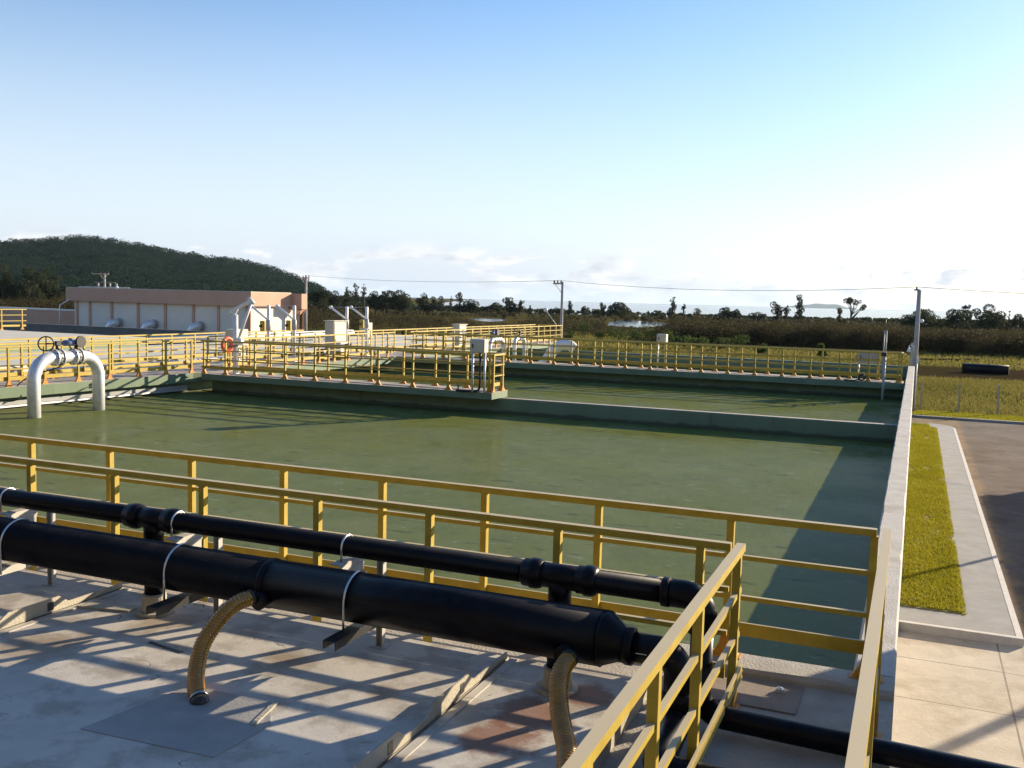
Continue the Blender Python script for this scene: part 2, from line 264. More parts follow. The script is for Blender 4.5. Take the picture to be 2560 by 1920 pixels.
def water_extra(t, p, r, g, l):
    P = g.outputs['Position']
    # floating scum streaks and dark flecks
    f = noise_mask(t, l, P, 2.2, .42, .66, 7, (1, .7, 1)); a = N(t, 'ShaderNodeMath', operation='MULTIPLY'); a.inputs[1].default_value = .28; l(f, a.inputs[0]); mixin(t, p, l, a.outputs[0], (.062, .082, .03))
    f = noise_mask(t, l, P, .35, .40, .68, 4); a = N(t, 'ShaderNodeMath', operation='MULTIPLY'); a.inputs[1].default_value = .5; l(f, a.inputs[0]); mixin(t, p, l, a.outputs[0], (.125, .140, .025))
    f = noise_mask(t, l, P, 1.9, .605, .66, 4, (.7, 2.4, 1)); a = N(t, 'ShaderNodeMath', operation='MULTIPLY'); a.inputs[1].default_value = .6; l(f, a.inputs[0]); mixin(t, p, l, a.outputs[0], (.035, .038, .02))
    f = noise_mask(t, l, P, 3.3, .60, .70, 7, (1, 1.6, 1)); a = N(t, 'ShaderNodeMath', operation='MULTIPLY'); a.inputs[1].default_value = .5; l(f, a.inputs[0]); mixin(t, p, l, a.outputs[0], (.24, .27, .23))
    out = t.nodes['Material Output']; gl = N(t, 'ShaderNodeBsdfGlossy'); lw = N(t, 'ShaderNodeLayerWeight', i_Blend=.5); mr = N(t, 'ShaderNodeMapRange'); ms = N(t, 'ShaderNodeMixShader')
    mr.inputs[1].default_value = .55; mr.inputs[2].default_value = 1; mr.inputs[3].default_value = .02; mr.inputs[4].default_value = .10
    l(lw.outputs['Facing'], mr.inputs[0]); l(mr.outputs[0], ms.inputs[0]); l(p.outputs[0], ms.inputs[1]); l(gl.outputs[0], ms.inputs[2]); l(ms.outputs[0], out.inputs[0]); p.inputs['Specular IOR Level'].default_value = 0
    n = N(t, 'ShaderNodeTexNoise', i_Scale=11.0, i_Detail=4.0); q = N(t, 'ShaderNodeMapping'); q.inputs['Scale'].default_value = (1, .35, 1); l(P, q.inputs[0]); l(q.outputs[0], n.inputs['Vector'])
    b = N(t, 'ShaderNodeBump', i_Strength=.17, i_Distance=.03); l(n.outputs[0], b.inputs['Height']); l(b.outputs[0], p.inputs['Normal']); l(b.outputs[0], gl.inputs['Normal'])
    rr = noise_mask(t, l, P, .5, .35, .65, 3); k = N(t, 'ShaderNodeMapRange'); k.inputs[3].default_value = .12; k.inputs[4].default_value = .32; l(rr, k.inputs[0]); l(k.outputs[0], gl.inputs['Roughness'])
M_water = mat('algae_water', [(.3, (.110, .130, .038)), (.7, (.136, .154, .058))], .9, .25, spec=.22, extra=water_extra)
def lake_extra(t, p, r, g, l): p.inputs['IOR'].default_value = 1.33
M_lake = mat('lake_water', [(.3, (.05, .07, .08)), (.7, (.07, .09, .1))], .05, .12, extra=lake_extra)
def dust_extra(t, p, r, g, l):
    sN = N(t, 'ShaderNodeSeparateXYZ'); l(g.outputs['Normal'], sN.inputs[0]); k = N(t, 'ShaderNodeMapRange'); k.inputs[1].default_value = .55; k.inputs[2].default_value = 1; k.inputs[4].default_value = .22; l(sN.outputs[2], k.inputs[0])
    f = noise_mask(t, l, g.outputs['Position'], 5, .4, .7, 8); a = N(t, 'ShaderNodeMath', operation='MULTIPLY'); l(f, a.inputs[0]); l(k.outputs[0], a.inputs[1]); mixin(t, p, l, a.outputs[0], (.10, .095, .09))
    f = noise_mask(t, l, g.outputs['Position'], 30, .70, .75, 3, (.12, 1, 1)); b = N(t, 'ShaderNodeMath', operation='MULTIPLY'); b.inputs[1].default_value = .25; l(f, b.inputs[0]); mixin(t, p, l, b.outputs[0], (.12, .12, .13))
M_black = mat('black_polyethylene', [(.3, (.004, .004, .006)), (.7, (.008, .008, .011))], 8, .34, bump=.06, bscale=8, spec=.16, extra=dust_extra)
M_steel = mat('galvanised_steel', [(.3, (.62, .63, .65)), (.7, (.80, .81, .83))], 9, .40, metal=.4, bump=.05, bscale=30)
M_clamp = mat('stainless_strap', [(.3, (.5, .5, .52)), (.7, (.7, .7, .72))], 9, .3, metal=1)
M_bracket = mat('painted_steel_bracket', [(.3, (.44, .42, .38)), (.7, (.54, .52, .47))], 9, .5)
M_dark = mat('dark_metal', [(.3, (.015, .016, .018)), (.7, (.03, .03, .032))], 9, .45)
M_blue = mat('blue_grey_paint', [(.3, (.10, .13, .24)), (.7, (.18, .21, .34))], 20, .35)
M_teal = mat('blue_tape', [(.3, (.02, .06, .2)), (.7, (.03, .09, .28))], 9, .4)
def hose_extra(t, p, r, g, l):
    p.inputs['Coat Weight'].default_value = 1.0; p.inputs['Coat Roughness'].default_value = .08; thin(.22)(t, p, r, g, l)
M_hose = mat('amber_hose', [(.3, (.32, .145, .003)), (.7, (.50, .25, .008))], 9, .16, metal=.2, extra=hose_extra)
M_cab = mat('cream_enamel', [(.3, (.50, .47, .38)), (.7, (.56, .53, .44))], 3, .5)
M_cabg = mat('grey_enamel', [(.3, (.30, .31, .31)), (.7, (.36, .37, .37))], 3, .5)
M_white = mat('white_paint', [(.3, (.66, .66, .66)), (.7, (.78, .78, .78))], 6, .45)
M_orange = mat('orange_buoy', [(.3, (.72, .09, .02)), (.7, (.80, .13, .03))], 6, .5)
M_peach = mat('peach_render', [(.3, (.50, .30, .21)), (.7, (.56, .345, .245))], .8, .85, bump=.1, bscale=20)
M_panel = mat('white_render', [(.3, (.68, .62, .54)), (.7, (.76, .70, .61))], .7, .85, bump=.1, bscale=20)
M_pole = mat('pole_concrete', [(.3, (.32, .29, .26)), (.7, (.42, .38, .34))], 4, .85)
M_wood = mat('weathered_wood', [(.3, (.30, .26, .20)), (.7, (.42, .37, .28))], 6, .85)
M_wire = mat('dark_cable', [(.3, (.012, .012, .013)), (.7, (.02, .02, .021))], 3, 1, spec=0)
M_label = mat('white_sticker', [(.3, (.62, .62, .64)), (.7, (.74, .74, .76))], 60, .5)
M_hatch = mat('rusty_hatch', [(.3, (.20, .155, .12)), (.7, (.28, .22, .17))], 5, .75, bump=.15, bscale=30)
M_bark = mat('bark', [(.3, (.06, .05, .04)), (.7, (.12, .10, .08))], 2, .9)
def leafmat(name, a, b, c): return mat(name, [(.2, a), (.5, b), (.85, c)], .25, .75, isl=.45, spec=.1, extra=thin(.4))
def leafmat2(name, a, b, c): return mat(name, [(.25, a), (.5, b), (.8, c)], .022, .8, isl=.2, spec=0, detail=8, extra=thin(.35))
M_leafA = leafmat('dark_foliage', (.024, .032, .016), (.040, .052, .025), (.062, .075, .036))
M_leafB = leafmat('olive_foliage', (.035, .035, .016), (.065, .062, .030), (.105, .095, .050))
M_leafC = leafmat('shrub_foliage', (.030, .050, .012), (.058, .088, .022), (.10, .13, .042))
M_scrub = leafmat('scrub_foliage', (.036, .031, .013), (.046, .040, .018), (.060, .053, .026))
M_forest = leafmat2('forest_foliage', (.010, .022, .017), (.020, .037, .026), (.036, .056, .036))
M_grass = mat('lawn_grass', [(.25, (.19, .19, .012)), (.55, (.30, .28, .02)), (.85, (.42, .36, .06))], .9, .8, isl=.4, spec=.1, extra=thin(.45))
M_lawn = mat('lawn_soil', [(.3, (.13, .12, .018)), (.7, (.19, .17, .025))], 3, .9)
M_field = mat('field_grass_blades', [(.25, (.105, .10, .024)), (.5, (.18, .165, .038)), (.75, (.27, .22, .07))], .07, .85, isl=.35, spec=.1, extra=thin(.45))
def ground_extra(t, p, r, g, l):
    P = g.outputs['Position']
    f = noise_mask(t, l, P, .05, .46, .60, 6); a = N(t, 'ShaderNodeMath', operation='MULTIPLY'); a.inputs[1].default_value = .85; l(f, a.inputs[0]); mixin(t, p, l, a.outputs[0], (.075, .052, .03))
    f = blob_mask(t, l, P, (6, 104, -3.2), 17, .7, .5, .12); a = N(t, 'ShaderNodeMath', operation='MULTIPLY'); a.inputs[1].default_value = .8; l(f, a.inputs[0]); mixin(t, p, l, a.outputs[0], (.045, .030, .018))
M_ground = mat('field_soil', [(.3, (.060, .060, .014)), (.7, (.105, .092, .028))], .22, 1.0, bump=.5, bscale=3, spec=0, extra=ground_extra)
M_hill = mat('hill_soil', [(.3, (.01, .015, .01)), (.7, (.018, .024, .014))], .05, 1, spec=0)
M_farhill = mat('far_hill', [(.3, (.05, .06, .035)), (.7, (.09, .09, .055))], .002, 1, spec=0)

# ------------------------------------------------------------------ setting: ground, road, pavement
ZG = -3.2
kind(MB().box(-39000, 39000, -270, 41000, ZG-.3, ZG).build('ground', M_ground))
kind(MB().box(2.02, 40, 18.97, 53.6, ZG+.01, ZG+.05).box(-.0, 60, 53.6, 57.6, ZG+.01, ZG+.052).build('road', M_road))
kind(MB().box(.002, 40, -20, 18.96, ZG+.01, ZG+.054).build('yard', M_apron))
isl = [(.004, 18.97), (2.0, 18.97)] + [(2.0-1.4*(1-math.cos(a))*.9, 51.6+1.9*math.sin(a)) for a in [math.pi/2*k/8 for k in range(1, 9)]] + [(.004, 53.5)]
kind(MB().prism(isl, ZG+.0, -3.0).build('pavement', M_path))
kp = MB(); edge = isl[1:-1]
for (x0, y0), (x1, y1) in zip(edge, edge[1:]):
    n = max(1, int((y1-y0)/1.0))
    for k in range(n):
        a = k/n; b = (k+1)/n-.006/max(1e-3, (y1-y0)/n)/n
        kp.bar((x0+(x1-x0)*a+.005, y0+(y1-y0)*a, -3.095), (x0+(x1-x0)*b+.005, y0+(y1-y0)*b, -3.095), .11, .20)
kp.box(.004, 2.06, 18.86, 18.97, ZG+.03, -2.994)
kind(kp.build('kerb', M_kerb))
kind(MB().box(-6, 60, 57.6, 57.85, ZG+.01, -3.03).build('kerb', M_path))
lawn = [(.01, 19.9), (1.13, 19.9), (1.13, 51.0), (1.05, 52.0), (.8, 52.8), (.5, 53.1), (.01, 53.1)]
kind(MB().prism(lawn, -3.05, -2.985).build('lawn_bed', M_lawn))
kind(MB().box(-6, 60, 57.85, 61.2, ZG+.0, -3.10).build('verge', M_lawn))
rng = np.random.default_rng(3)
def blades(n, sx, sy, z, h, w, lean=.5):
    x = rng.uniform(*sx, n); y = rng.uniform(*sy, n); a = rng.uniform(0, 2*math.pi, n); hh = h*rng.uniform(.5, 1.3, n); ww = w*rng.uniform(.6, 1.3, n)
    b = np.stack([x, y, np.full(n, z)], 1); d = np.stack([np.cos(a), np.sin(a), 0*a], 1)*ww[:, None]/2
    t = b+np.stack([rng.normal(0, lean, n)*hh, rng.normal(0, lean, n)*hh, hh], 1)
    return np.stack([b-d, b+d, t+d*.25, t-d*.25], 1)
g1 = blades(76000, (.015, 1.13), (19.95, 51.5), -2.985, .05, .018); g1 = np.concatenate([g1, blades(6000, (1.10, 1.19), (19.85, 51.5), -2.998, .035, .018)])
lx, ly = g1[:, 0, 0], g1[:, 0, 1]; g1 = g1[(np.sin(lx*9+np.sin(ly*1.3)*2)+np.sin(ly*2.1+1.7*np.sin(lx*5))+np.sin(ly*.63)+rng.normal(0, .7, len(g1))) > -1.95]
g2 = blades(2200, (.015, .85), (51.5, 53.0), -2.985, .045, .018)
kind(quads_obj('lawn_grass', np.concatenate([g1, g2]), M_grass), 'stuff')
kind(quads_obj('verge_grass', blades(26000, (-3, 14), (57.9, 61.2), -3.10, .07, .03), M_grass), 'stuff')
f1 = np.concatenate([blades(80000, (-32, 24), (61.2, 135), ZG, .18, .07), blades(60000, (-6, 10), (61.2, 92), ZG, .2, .05)]); f2 = blades(30000, (-60, 30), (115, 175), ZG, .3, .2)
keep = (np.sin(f1[:, 0, 0]*.35+2*np.sin(f1[:, 0, 1]*.11))+np.sin(f1[:, 0, 1]*.23) + rng.normal(0, 1.1, len(f1))) > -.5
dirt = ((f1[:, 0, 0]-6)/16)**2+((f1[:, 0, 1]-104)/9)**2 < 1
kind(quads_obj('field_grass', np.concatenate([f1[keep & ~dirt], f2]), M_field), 'stuff')

# ------------------------------------------------------------------ tanks: walls, walkways, water
ZW = -.66
def rough_wall(name, x0, x1, y0, y1, z0, z1, m, jit=.008, step=.35, parent=None):
    """wall whose top edges are slightly chipped and uneven"""
    along_y = (y1-y0) > (x1-x0); n = max(2, int(((y1-y0) if along_y else (x1-x0))/step)); v = []; f = []
    for i in range(n+1):
        q = i/n; j = lambda: random.gauss(0, jit)
        if along_y:
            y = y0+(y1-y0)*q; v += [(x0, y, z0), (x0+.0, y, z1-.03), (x0+.012+abs(j()), y, z1+j()*.3), (x1-.012-abs(j()), y, z1+j()*.3), (x1, y, z1-.03), (x1, y, z0)]
        else:
            x = x0+(x1-x0)*q; v += [(x, y1, z0), (x, y1, z1-.03), (x, y1-.012-abs(j()), z1+j()*.3), (x, y0+.012+abs(j()), z1+j()*.3), (x, y0, z1-.03), (x, y0, z0)]
    for i in range(n):
        f += [(i*6+k+6, i*6+k, i*6+k+1, i*6+k+7) if not along_y else (i*6+k, i*6+k+6, i*6+k+7, i*6+k+1) for k in range(5)]
    f += [tuple(range(6)), tuple(n*6+k for k in range(5, -1, -1))]
    mb = MB(); mb.add(v, f); o = mb.build(name, m, parent)
    bm = bmesh.new(); bm.from_mesh(o.data); bmesh.ops.recalc_face_normals(bm, faces=bm.faces[:]); bm.to_mesh(o.data); bm.free(); return o
tag(rough_wall('tank_wall', -.3, 0, 7.622, 51.6, ZG, 0, M_conc), 'long bare concrete tank wall running away beside the grass strip', 'wall')
o = rough_wall('partition_wall', -22.2, -.302, 26.4, 26.65, ZG, -.2, M_sage, .004); tag(o, 'low green partition wall between the two nearest water basins', 'wall')
MB().box(-11.4, -.302, 26.41, 26.64, -.199, -.190).build('coping', M_slab, o)
o = thing('walkway', (-16.8, 26.45, 0), 'concrete walkway with open end jutting out between two basins', 'walkway')
MB().box(-22.2, -11.45, 25.86, 27.05, -.006, 0).build('surface', M_slab, o)
MB().box(-22.2, -11.452, 25.862, 27.048, -.2, -.007).build('slab', M_sage, o)
o = thing('walkway', (-11, 39.8, 0), 'far concrete walkway crossing the basins to the right tank wall', 'walkway')
MB().box(-22.2, -.36, 39.15, 40.45, -.006, 0).build('surface', M_slab, o)
MB().box(-22.2, -.362, 39.152, 40.448, -.24, -.007).build('slab', M_sage, o)
MB().box(-22.2, -.302, 39.7, 39.95, ZG, -.241).build('support_wall', M_sage, o)
tag(rough_wall('tank_wall', -22.2, -.302, 51.3, 51.6, ZG, 0, M_sage, .006), 'farthest green tank wall across the back of the last basin', 'wall')
# left walkway: slightly skewed near run and straight far run
o = thing('walkway', (-23.6, 26, 0), 'long concrete walkway along the left side of the basins', 'walkway')
P1 = [(-23.75, 4), (-22.55, 25.86), (-22.2, 27.05), (-22.15, 62.5), (-24.3, 62.5), (-24.3, 4)]
MB().prism(P1, -.006, 0).build('surface', M_slab, o)
MB().prism([(x, y) for x, y in P1], -.3, -.007).build('slab', M_sage, o)
w = MB(); w.prism([(-24.05, 4), (-22.85, 25.86), (-22.85, 62.4), (-24.2, 62.4), (-24.2, 4)], ZG, -.301); w.build('support_wall', M_sage, o)
tag(MB().bar((-23.87, 6, -.47), (-22.76, 25.8, -.47), .04, .12).build('cable_tray', M_cabg), 'pale cable tray under the edge of the left walkway', 'cable tray')
tag(MB().tube([(-23.88, 6, -.57), (-22.8, 25.8, -.57)], .035, 10).build('conduit', M_white), 'thin pale conduit just above water under the left walkway', 'conduit')
for y0, lab in ((17.9, 'white junction box on walkway face left of silver pipe loop'), (21.7, 'white junction box on walkway face right of silver pipe loop')):
    x = -23.75+(y0-4)*1.2/21.86
    j = MB().cbox(x+.002, x+.06, y0, y0+.22, -.2, -.06).build('junction_box', M_white); tag(j, lab, 'junction box', 'junction boxes on walkway face')
    MB().tube(smooth_path([(x+.03, y0, -.15), (x+.03, y0-.25, -.2), (x+.03, y0-.5, -.29)], 8), .012, 6).tube(smooth_path([(x+.03, y0+.22, -.15), (x+.03, y0+.5, -.17), (x+.03, y0+.8, -.24)], 8), .012, 6).build('cable', M_dark, j)
for nm, a in (('water', (-23.9, -.302, 7.622, 26.4)), ('water', (-22.9, -.302, 26.65, 39.7)), ('water', (-22.9, -.302, 39.95, 51.3))):
    kind(MB().add([(a[0], a[2], ZW), (a[1], a[2], ZW), (a[1], a[3], ZW), (a[0], a[3], ZW)], [(0, 1, 2, 3)]).build(nm, M_water))
# near deck
tag(rough_wall('tank_wall', -24.3, -.0, 7.28, 7.62, ZG, 0, M_deck, .01, .25), 'concrete wall top at the near edge of the closest green basin', 'wall')
kind(MB().box(-24.3, -.002, -6, 7.279, ZG, -.062).build('deck', M_deck))
# left yard of slabs
kind(MB().box(-60, -24.302, 4, 37.3, -.4, -.03).box(-36, -24.302, 37.3, 62.5, -.4, -.032).build('yard', M_cream))
o = thing('raised_slab', (-45, 22, 0), 'pale raised concrete slab with green face left of the walkway railings', 'slab')
MB().box(-62, -35.5, 4, 37.3, .405, .42).build('surface', M_cream, o); MB().box(-61.99, -35.51, 4.01, 37.29, -.03, .404).build('side', M_sage, o)
M_dkwall = mat('shaded_concrete', [(.3, (.10, .105, .11)), (.7, (.15, .155, .16))], 1.2, .85)  # concrete colour darkened to hold the shade on this face
tag(MB().box(-70, -34.6, 45, 45.3, ZG, .45).build('channel_wall', M_dkwall), 'dark low channel wall in front of the peach building', 'wall')

# ------------------------------------------------------------------ railings
HT, HM1, HM2, HK = 1.11, .80, .48, .215
post_me = {}
def post_mesh(foot):
    key = foot
    if key not in post_me:
        me = MB().box(-.028, .028, -.028, .028, .012, HT-.028); m = bpy.data.meshes.new('post'); m.from_pydata(me.v, [], me.f); m.materials.append(M_frp)
        f = MB()
        f.add([(-.10, -.030, .012), (.10, -.030, .012), (.10, .030, .012), (-.10, .030, .012), (-.05, -.031, .10), (.05, -.031, .10), (.05, .031, .10), (-.05, .031, .10), (-.030, -.031, .2), (.030, -.031, .2), (.030, .031, .2), (-.030, .031, .2)],
              [(3,2,1,0),(0,1,5,4),(1,2,6,5),(2,3,7,6),(3,0,4,7),(4,5,9,8),(5,6,10,9),(6,7,11,10),(7,4,8,11),(8,9,10,11)])
        f.box(-.12, .12, -.06, .06, 0, .0118)
        fm = bpy.data.meshes.new('foot_bracket'); fm.from_pydata(f.v, [], f.f); fm.materials.append(M_foot); post_me[key] = (m, fm)
    return post_me[key]
def railing(p0, p1, ts, label, z=0, side=1, group='yellow guard railings', over0=.03, over1=.03, kick=True, feet=True):
    """guard railing from p0 to p1 (xy) with posts at the metre marks ts; kick plate on the given side"""
    p0 = Vector((*p0, z)); p1 = Vector((*p1, z)); d = (p1-p0).normalized(); n = Vector((-d.y, d.x, 0)); ln = (p1-p0).length
    t = thing('guard_railing', p0, label, 'railing', group); pm, fm = post_mesh(0); ang = math.atan2(d.y, d.x)
    for s in ts:
        p = link('post', pm, None); p.parent = t; p.location = d*s; p.rotation_euler = (0, 0, ang)
        if feet: f = link('foot_bracket', fm, None); f.parent = p
    a = p0-d*over0; b = p1+d*over1; up = Vector((0, 0, 1))
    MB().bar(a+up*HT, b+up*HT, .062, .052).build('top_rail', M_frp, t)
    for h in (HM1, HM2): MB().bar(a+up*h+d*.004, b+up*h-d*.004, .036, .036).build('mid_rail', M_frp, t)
    if kick:
        o = n*side*.038; k = MB(); k.bar(a+up*HK+o, b+up*HK+o, .016, .105)
        for dz in (-.045, 0, .045): k.bar(a+up*(HK+dz)+o+n*side*.006+d*.002, b+up*(HK+dz)+o+n*side*.006-d*.002, .014, .016)
        k.build('kick_plate', M_frp, t)
    return t
def steps(a, b, first, sp): # metre marks
    out = []; s = first
    while s <= b-a: out.append(s); s += sp
    return out
railing((-12.4, 7.5), (-.15, 7.5), [12.25-x for x in (.05, 1.10, 2.18, 3.21, 4.23, 5.31, 6.41, 7.48, 8.59, 9.65, 10.7, 11.75)], 'yellow railing along the edge of the nearest green basin', over1=-.035)
railing((-.115, -3), (-.115, 7.5), [.3, 1.6, 2.9, 4.2, 5.5, 6.8, 8.1, 9.4], 'yellow railing running from bottom right over the yard edge', side=1, over1=.032)
railing((-12.5, 6.80), (-1.09, 6.80), [11.41-x for x in (.25, 1.34, 2.44, 3.51, 4.73, 5.77, 6.85, 7.95, 9.05, 10.1)], 'yellow railing just behind the black pipes', z=-.062, over1=-.035, side=-1, feet=False)
railing((-1.06, -3), (-1.06, 6.80), [.3, 1.5, 2.8, 4.2, 5.3, 6.33, 7.4, 8.4, 9.69], 'sunlit yellow railing at right end of the black pipes, coming towards the viewer', z=-.062, over1=.032, side=-1)
dl = Vector((-22.68, 25.95))-Vector((-23.75+.1, 6)); L0 = dl.length
railing((-23.65, 6), (-22.68, 25.95), [L0-.02-1.15*k for k in range(17)], 'yellow railing on left walkway behind the big silver pipe loop', side=1)
railing((-24.12, 6), (-24.12, 61.5), [.6+1.15*k for k in range(48)], 'yellow railing along the outer edge of the left walkway', side=1)
railing((-22.3, 26.0), (-11.56, 26.0), [.1, 1.0, 2.2, 3.4, 4.55, 5.7, 6.9, 8.12, 9.35, 10.7], 'yellow railing on the near side of the short walkway', side=1)
railing((-21.4, 26.92), (-11.56, 26.92), [.1, 1.25, 2.4, 3.55, 4.1+1.14-.05, 6.38, 7.53, 8.63, 9.8], 'yellow railing on the far side of the short walkway', side=-1)
railing((-11.5, 26.06), (-11.5, 26.84), [.0, .68], 'narrow yellow end railing like a ladder at the short walkway tip', side=1, over0=.03, over1=.0)
railing((-21.9, 39.3), (-.5, 39.3), [21.35-1.072*k for k in range(20)], 'yellow railing on near side of the far crossing walkway', side=1)
railing((-21.9, 40.25), (-.5, 40.25), [20.6-1.06*k for k in range(20)], 'yellow railing on far side of the far crossing walkway', side=-1)
railing((-.46, 39.36), (-.46, 40.2), [.05, .78], 'short yellow railing closing the far walkway at tank wall', side=1)
railing((-22.32, 27.2), (-22.32, 39.0), [.3+1.1*k for k in range(11)], 'yellow railing beside the white davit cranes on left walkway', side=1)
railing((-22.3, 40.6), (-22.3, 61.8), [.3+1.1*k for k in range(20)], 'farthest yellow railing of left walkway, ending by lamp post', side=1)
railing((-24.1, 61.9), (-22.3, 61.9), [.1, 1.7], 'short yellow railing across the far end of left walkway', side=-1)
railing((-26.6, 8), (-26.6, 38), [.5+1.3*k for k in range(23)], 'yellow railing standing on the pale slab beyond left walkway', z=-.03, side=1)
railing((-56, 36.9), (-45.6, 36.9), [.4+1.6*k for k in range(7)], 'yellow railing far left in front of the pink wall', z=.42, side=-1)
railing((-45.6, 36.95), (-45.6, 38.9), [.4, 1.7], 'short yellow railing far left turning back towards the dark wall', z=.42, side=1)

# ------------------------------------------------------------------ foreground covers
t = None
xs = [-14.2, -10.38, -6.55, -2.72, -1.62]
for k in range(4):
    x0, x1 = xs[k]+.012, xs[k+1]-.012
    lab = ['pale fibreglass tank cover at the bottom left edge', 'pale fibreglass tank cover left of the second flange joint', 'wide pale fibreglass tank cover under the left amber hose', 'rust stained fibreglass tank cover under the right amber hose'][k]
    o = thing('tank_cover', ((x0+x1)/2, 4, 0), lab, 'tank cover', 'fibreglass tank covers')
    MB().box(x0, x1, -2, 6.62, -.06, .028).build('panel', M_cover, o)
    for xf, sgn in ((xs[k+1], -1), (xs[k], 1)):
        if (k == 3 and sgn < 0) or (k == 0 and sgn > 0): continue
        f = MB(); y = 6.2; tall = True; lo = .035
        f.box(min(xf+sgn*.012, xf+sgn*.075), max(xf+sgn*.012, xf+sgn*.075), -2, 6.6, .028, .036)
        if sgn < 0:
            pts = [(-2, .06)]; yy = -1.6; slots = []
            while yy < 5.9:
                pts += [(yy, .055), (yy+.12, .125), (yy+.62, .125), (yy+.72, .055)]; slots.append(yy+.5); yy += .98
            pts += [(6.58, .05)]
            # vertical plate, outline along y
            vs = []; xa, xb = xf-.024, xf-.012
            for (y_, h_) in pts: vs += [(xa, y_, .03), (xa, y_, h_+.03), (xb, y_, h_+.03), (xb, y_, .03)]
            fs = []
            for i in range(len(pts)-1):
                b = i*4; fs += [(b, b+1, b+5, b+4), (b+1, b+2, b+6, b+5), (b+2, b+3, b+7, b+6)]
            fs += [(0, 3, 2, 1), tuple(len(vs)-4+i for i in (0, 1, 2, 3))]
            f.add(vs, fs); fl = f.build('flange', M_patch2, o)
            for ys in slots: MB().box(xb-.004, xb+.003, ys, ys+.06, .055, .125).build('slot', M_dark, fl)
        else: f.build('flange', M_cover, o)
    if k == 2:
        MB().prism([(-4.64, 4.30), (-3.66, 4.36), (-3.62, 4.85), (-3.84, 5.14), (-4.50, 5.12)], .028, .033).build('repair_patch', M_patch, o)
        MB().bar((-3.72, 4.80, .036), (-3.80, 5.16, .036), .035, .012).build('resin_seam', M_patch2, o)
        MB().prism([(-6.50, 6.00), (-6.02, 6.10), (-6.0, 6.24), (-6.46, 6.2)], .028, .045).build('plate', M_patch2, o)
        MB().bar((-5.35, 5.64, .031), (-4.98, 5.58, .031), .03, .004).build('debris', M_dark, o)
    if k == 1: MB().bar((-8.15, 6.2, .1), (-7.98, 6.12, .12), .13, .02).build('loose_plate', M_bracket, o)
    if k == 3:
        MB().box(-1.63, -1.622, 1, 6.6, -.06, .028).build('rim', M_patch2, o)

# ------------------------------------------------------------------ black pipes
SY, SZ, SR = 6.2, .84, .078      # small header
BY, BZ, BR = 5.87, .575, .182    # big header
o = thing('air_header', (-6, BY, BZ), 'thick black pipe lying along the bottom left of the deck', 'pipe')
MB().tube([(-14, BY, BZ), (-4.37, BY, BZ)], BR, 40).tube([(-4.36, BY, BZ), (-1.76, BY, BZ)], BR, 40).build('barrel', M_black, o)
MB().tube([(-4.40, BY, BZ), (-4.385, BY, BZ), (-4.36, BY, BZ), (-4.345, BY, BZ)], [BR, BR+.006, BR+.006, BR], 40).build('weld_joint', M_black, o)
MB().tube([(-1.765, BY, BZ), (-1.745, BY, BZ), (-1.63, BY, BZ-.02), (-1.615, BY, BZ-.022)], [BR+.004, BR, .115, .112], 40).build('end_cone', M_black, o)
MB().tube([(-1.62, BY, BZ-.022), (-1.60, BY, BZ-.022), (-1.56, BY, BZ-.022), (-1.55, BY, BZ-.022)], [.112, .122, .122, .1], 32).build('coupling', M_black, o)
path = fillet([(-1.57, BY, BZ-.022), (-1.26, BY, BZ-.022), (-1.26, BY, .12), ], .14, 10)
d = MB().tube(path, .095, 32).build('outlet_pipe', M_black, o)
MB().tube([(-1.26, BY, .32), (-1.26, BY, .305), (-1.26, BY, .2), (-1.26, BY, .19)], [.095, .104, .104, .095], 32).build('socket', M_black, d)
MB().add([(-1.52, BY-.0955, BZ-.03), (-1.45, BY-.0955, BZ-.03), (-1.45, BY-.088, BZ+.012), (-1.52, BY-.088, BZ+.012)], [(0, 1, 2, 3)]).build('sticker', M_label, d)
MB().add([(-1.20, BY-.080, BZ-.135), (-1.165, BY-.005, BZ-.135), (-1.165, BY-.005, BZ-.115), (-1.20, BY-.080, BZ-.115)], [(0, 1, 2, 3)]).build('sticker', M_label, d)
for x in (-1.95, -4.33):
    MB().tube([(x, BY-.15, BZ-.06), (x-.01, BY-.235, BZ-.08)], .064, 24).build('hose_spigot', M_black, o)
o = thing('drain_header', (-6, SY, SZ), 'thin black pipe with collared tees above the thick black one', 'pipe')
MB().tube([(-14, SY, SZ), (-1.40, SY, SZ)], SR, 28).build('barrel', M_black, o)
def collar(xc, w=.16):
    prof = [(-w/2, SR), (-w/2+.015, .098), (-.02, .098), (-.01, .108), (.03, .108), (w/2-.02, .100), (w/2, SR)]
    return MB().tube([(xc+a, SY, SZ) for a, r in prof], [r for a, r in prof], 28)
for xt in (-5.83, -2.19):
    tb = MB().tube([(xt-.2, SY, SZ), (xt+.2, SY, SZ)], .088, 28).tube([(xt, SY, SZ), (xt, SY, .62)], .082, 24).build('tee', M_black, o)
    MB().tube([(xt, SY, .63), (xt, SY, .60), (xt, SY, .55), (xt, SY, .04)], [.082, .092, .080, .076], 24).build('stem', M_black, tb)
    for dx in (-.2, .2):
        c = collar(xt+dx).build('collar', M_black, o)
    MB().tube([(xt-.0, SY, .03), (xt, SY, .055), (xt, SY, .057), (xt, SY, .19), (xt, SY, .20)], [.15, .15, .105, .10, .085], 28, True, False).build('stub_flange', M_patch2, o)
e = MB().tube(fillet([(-1.45, SY, SZ), (-1.19, SY, SZ), (-1.19, SY, .60)], .13, 12), .094, 28).build('elbow', M_black, o)
MB().tube([(-1.41, SY, SZ), (-1.46, SY, SZ), (-1.47, SY, SZ)], [.099, .099, .08], 28).build('collar', M_black, o)
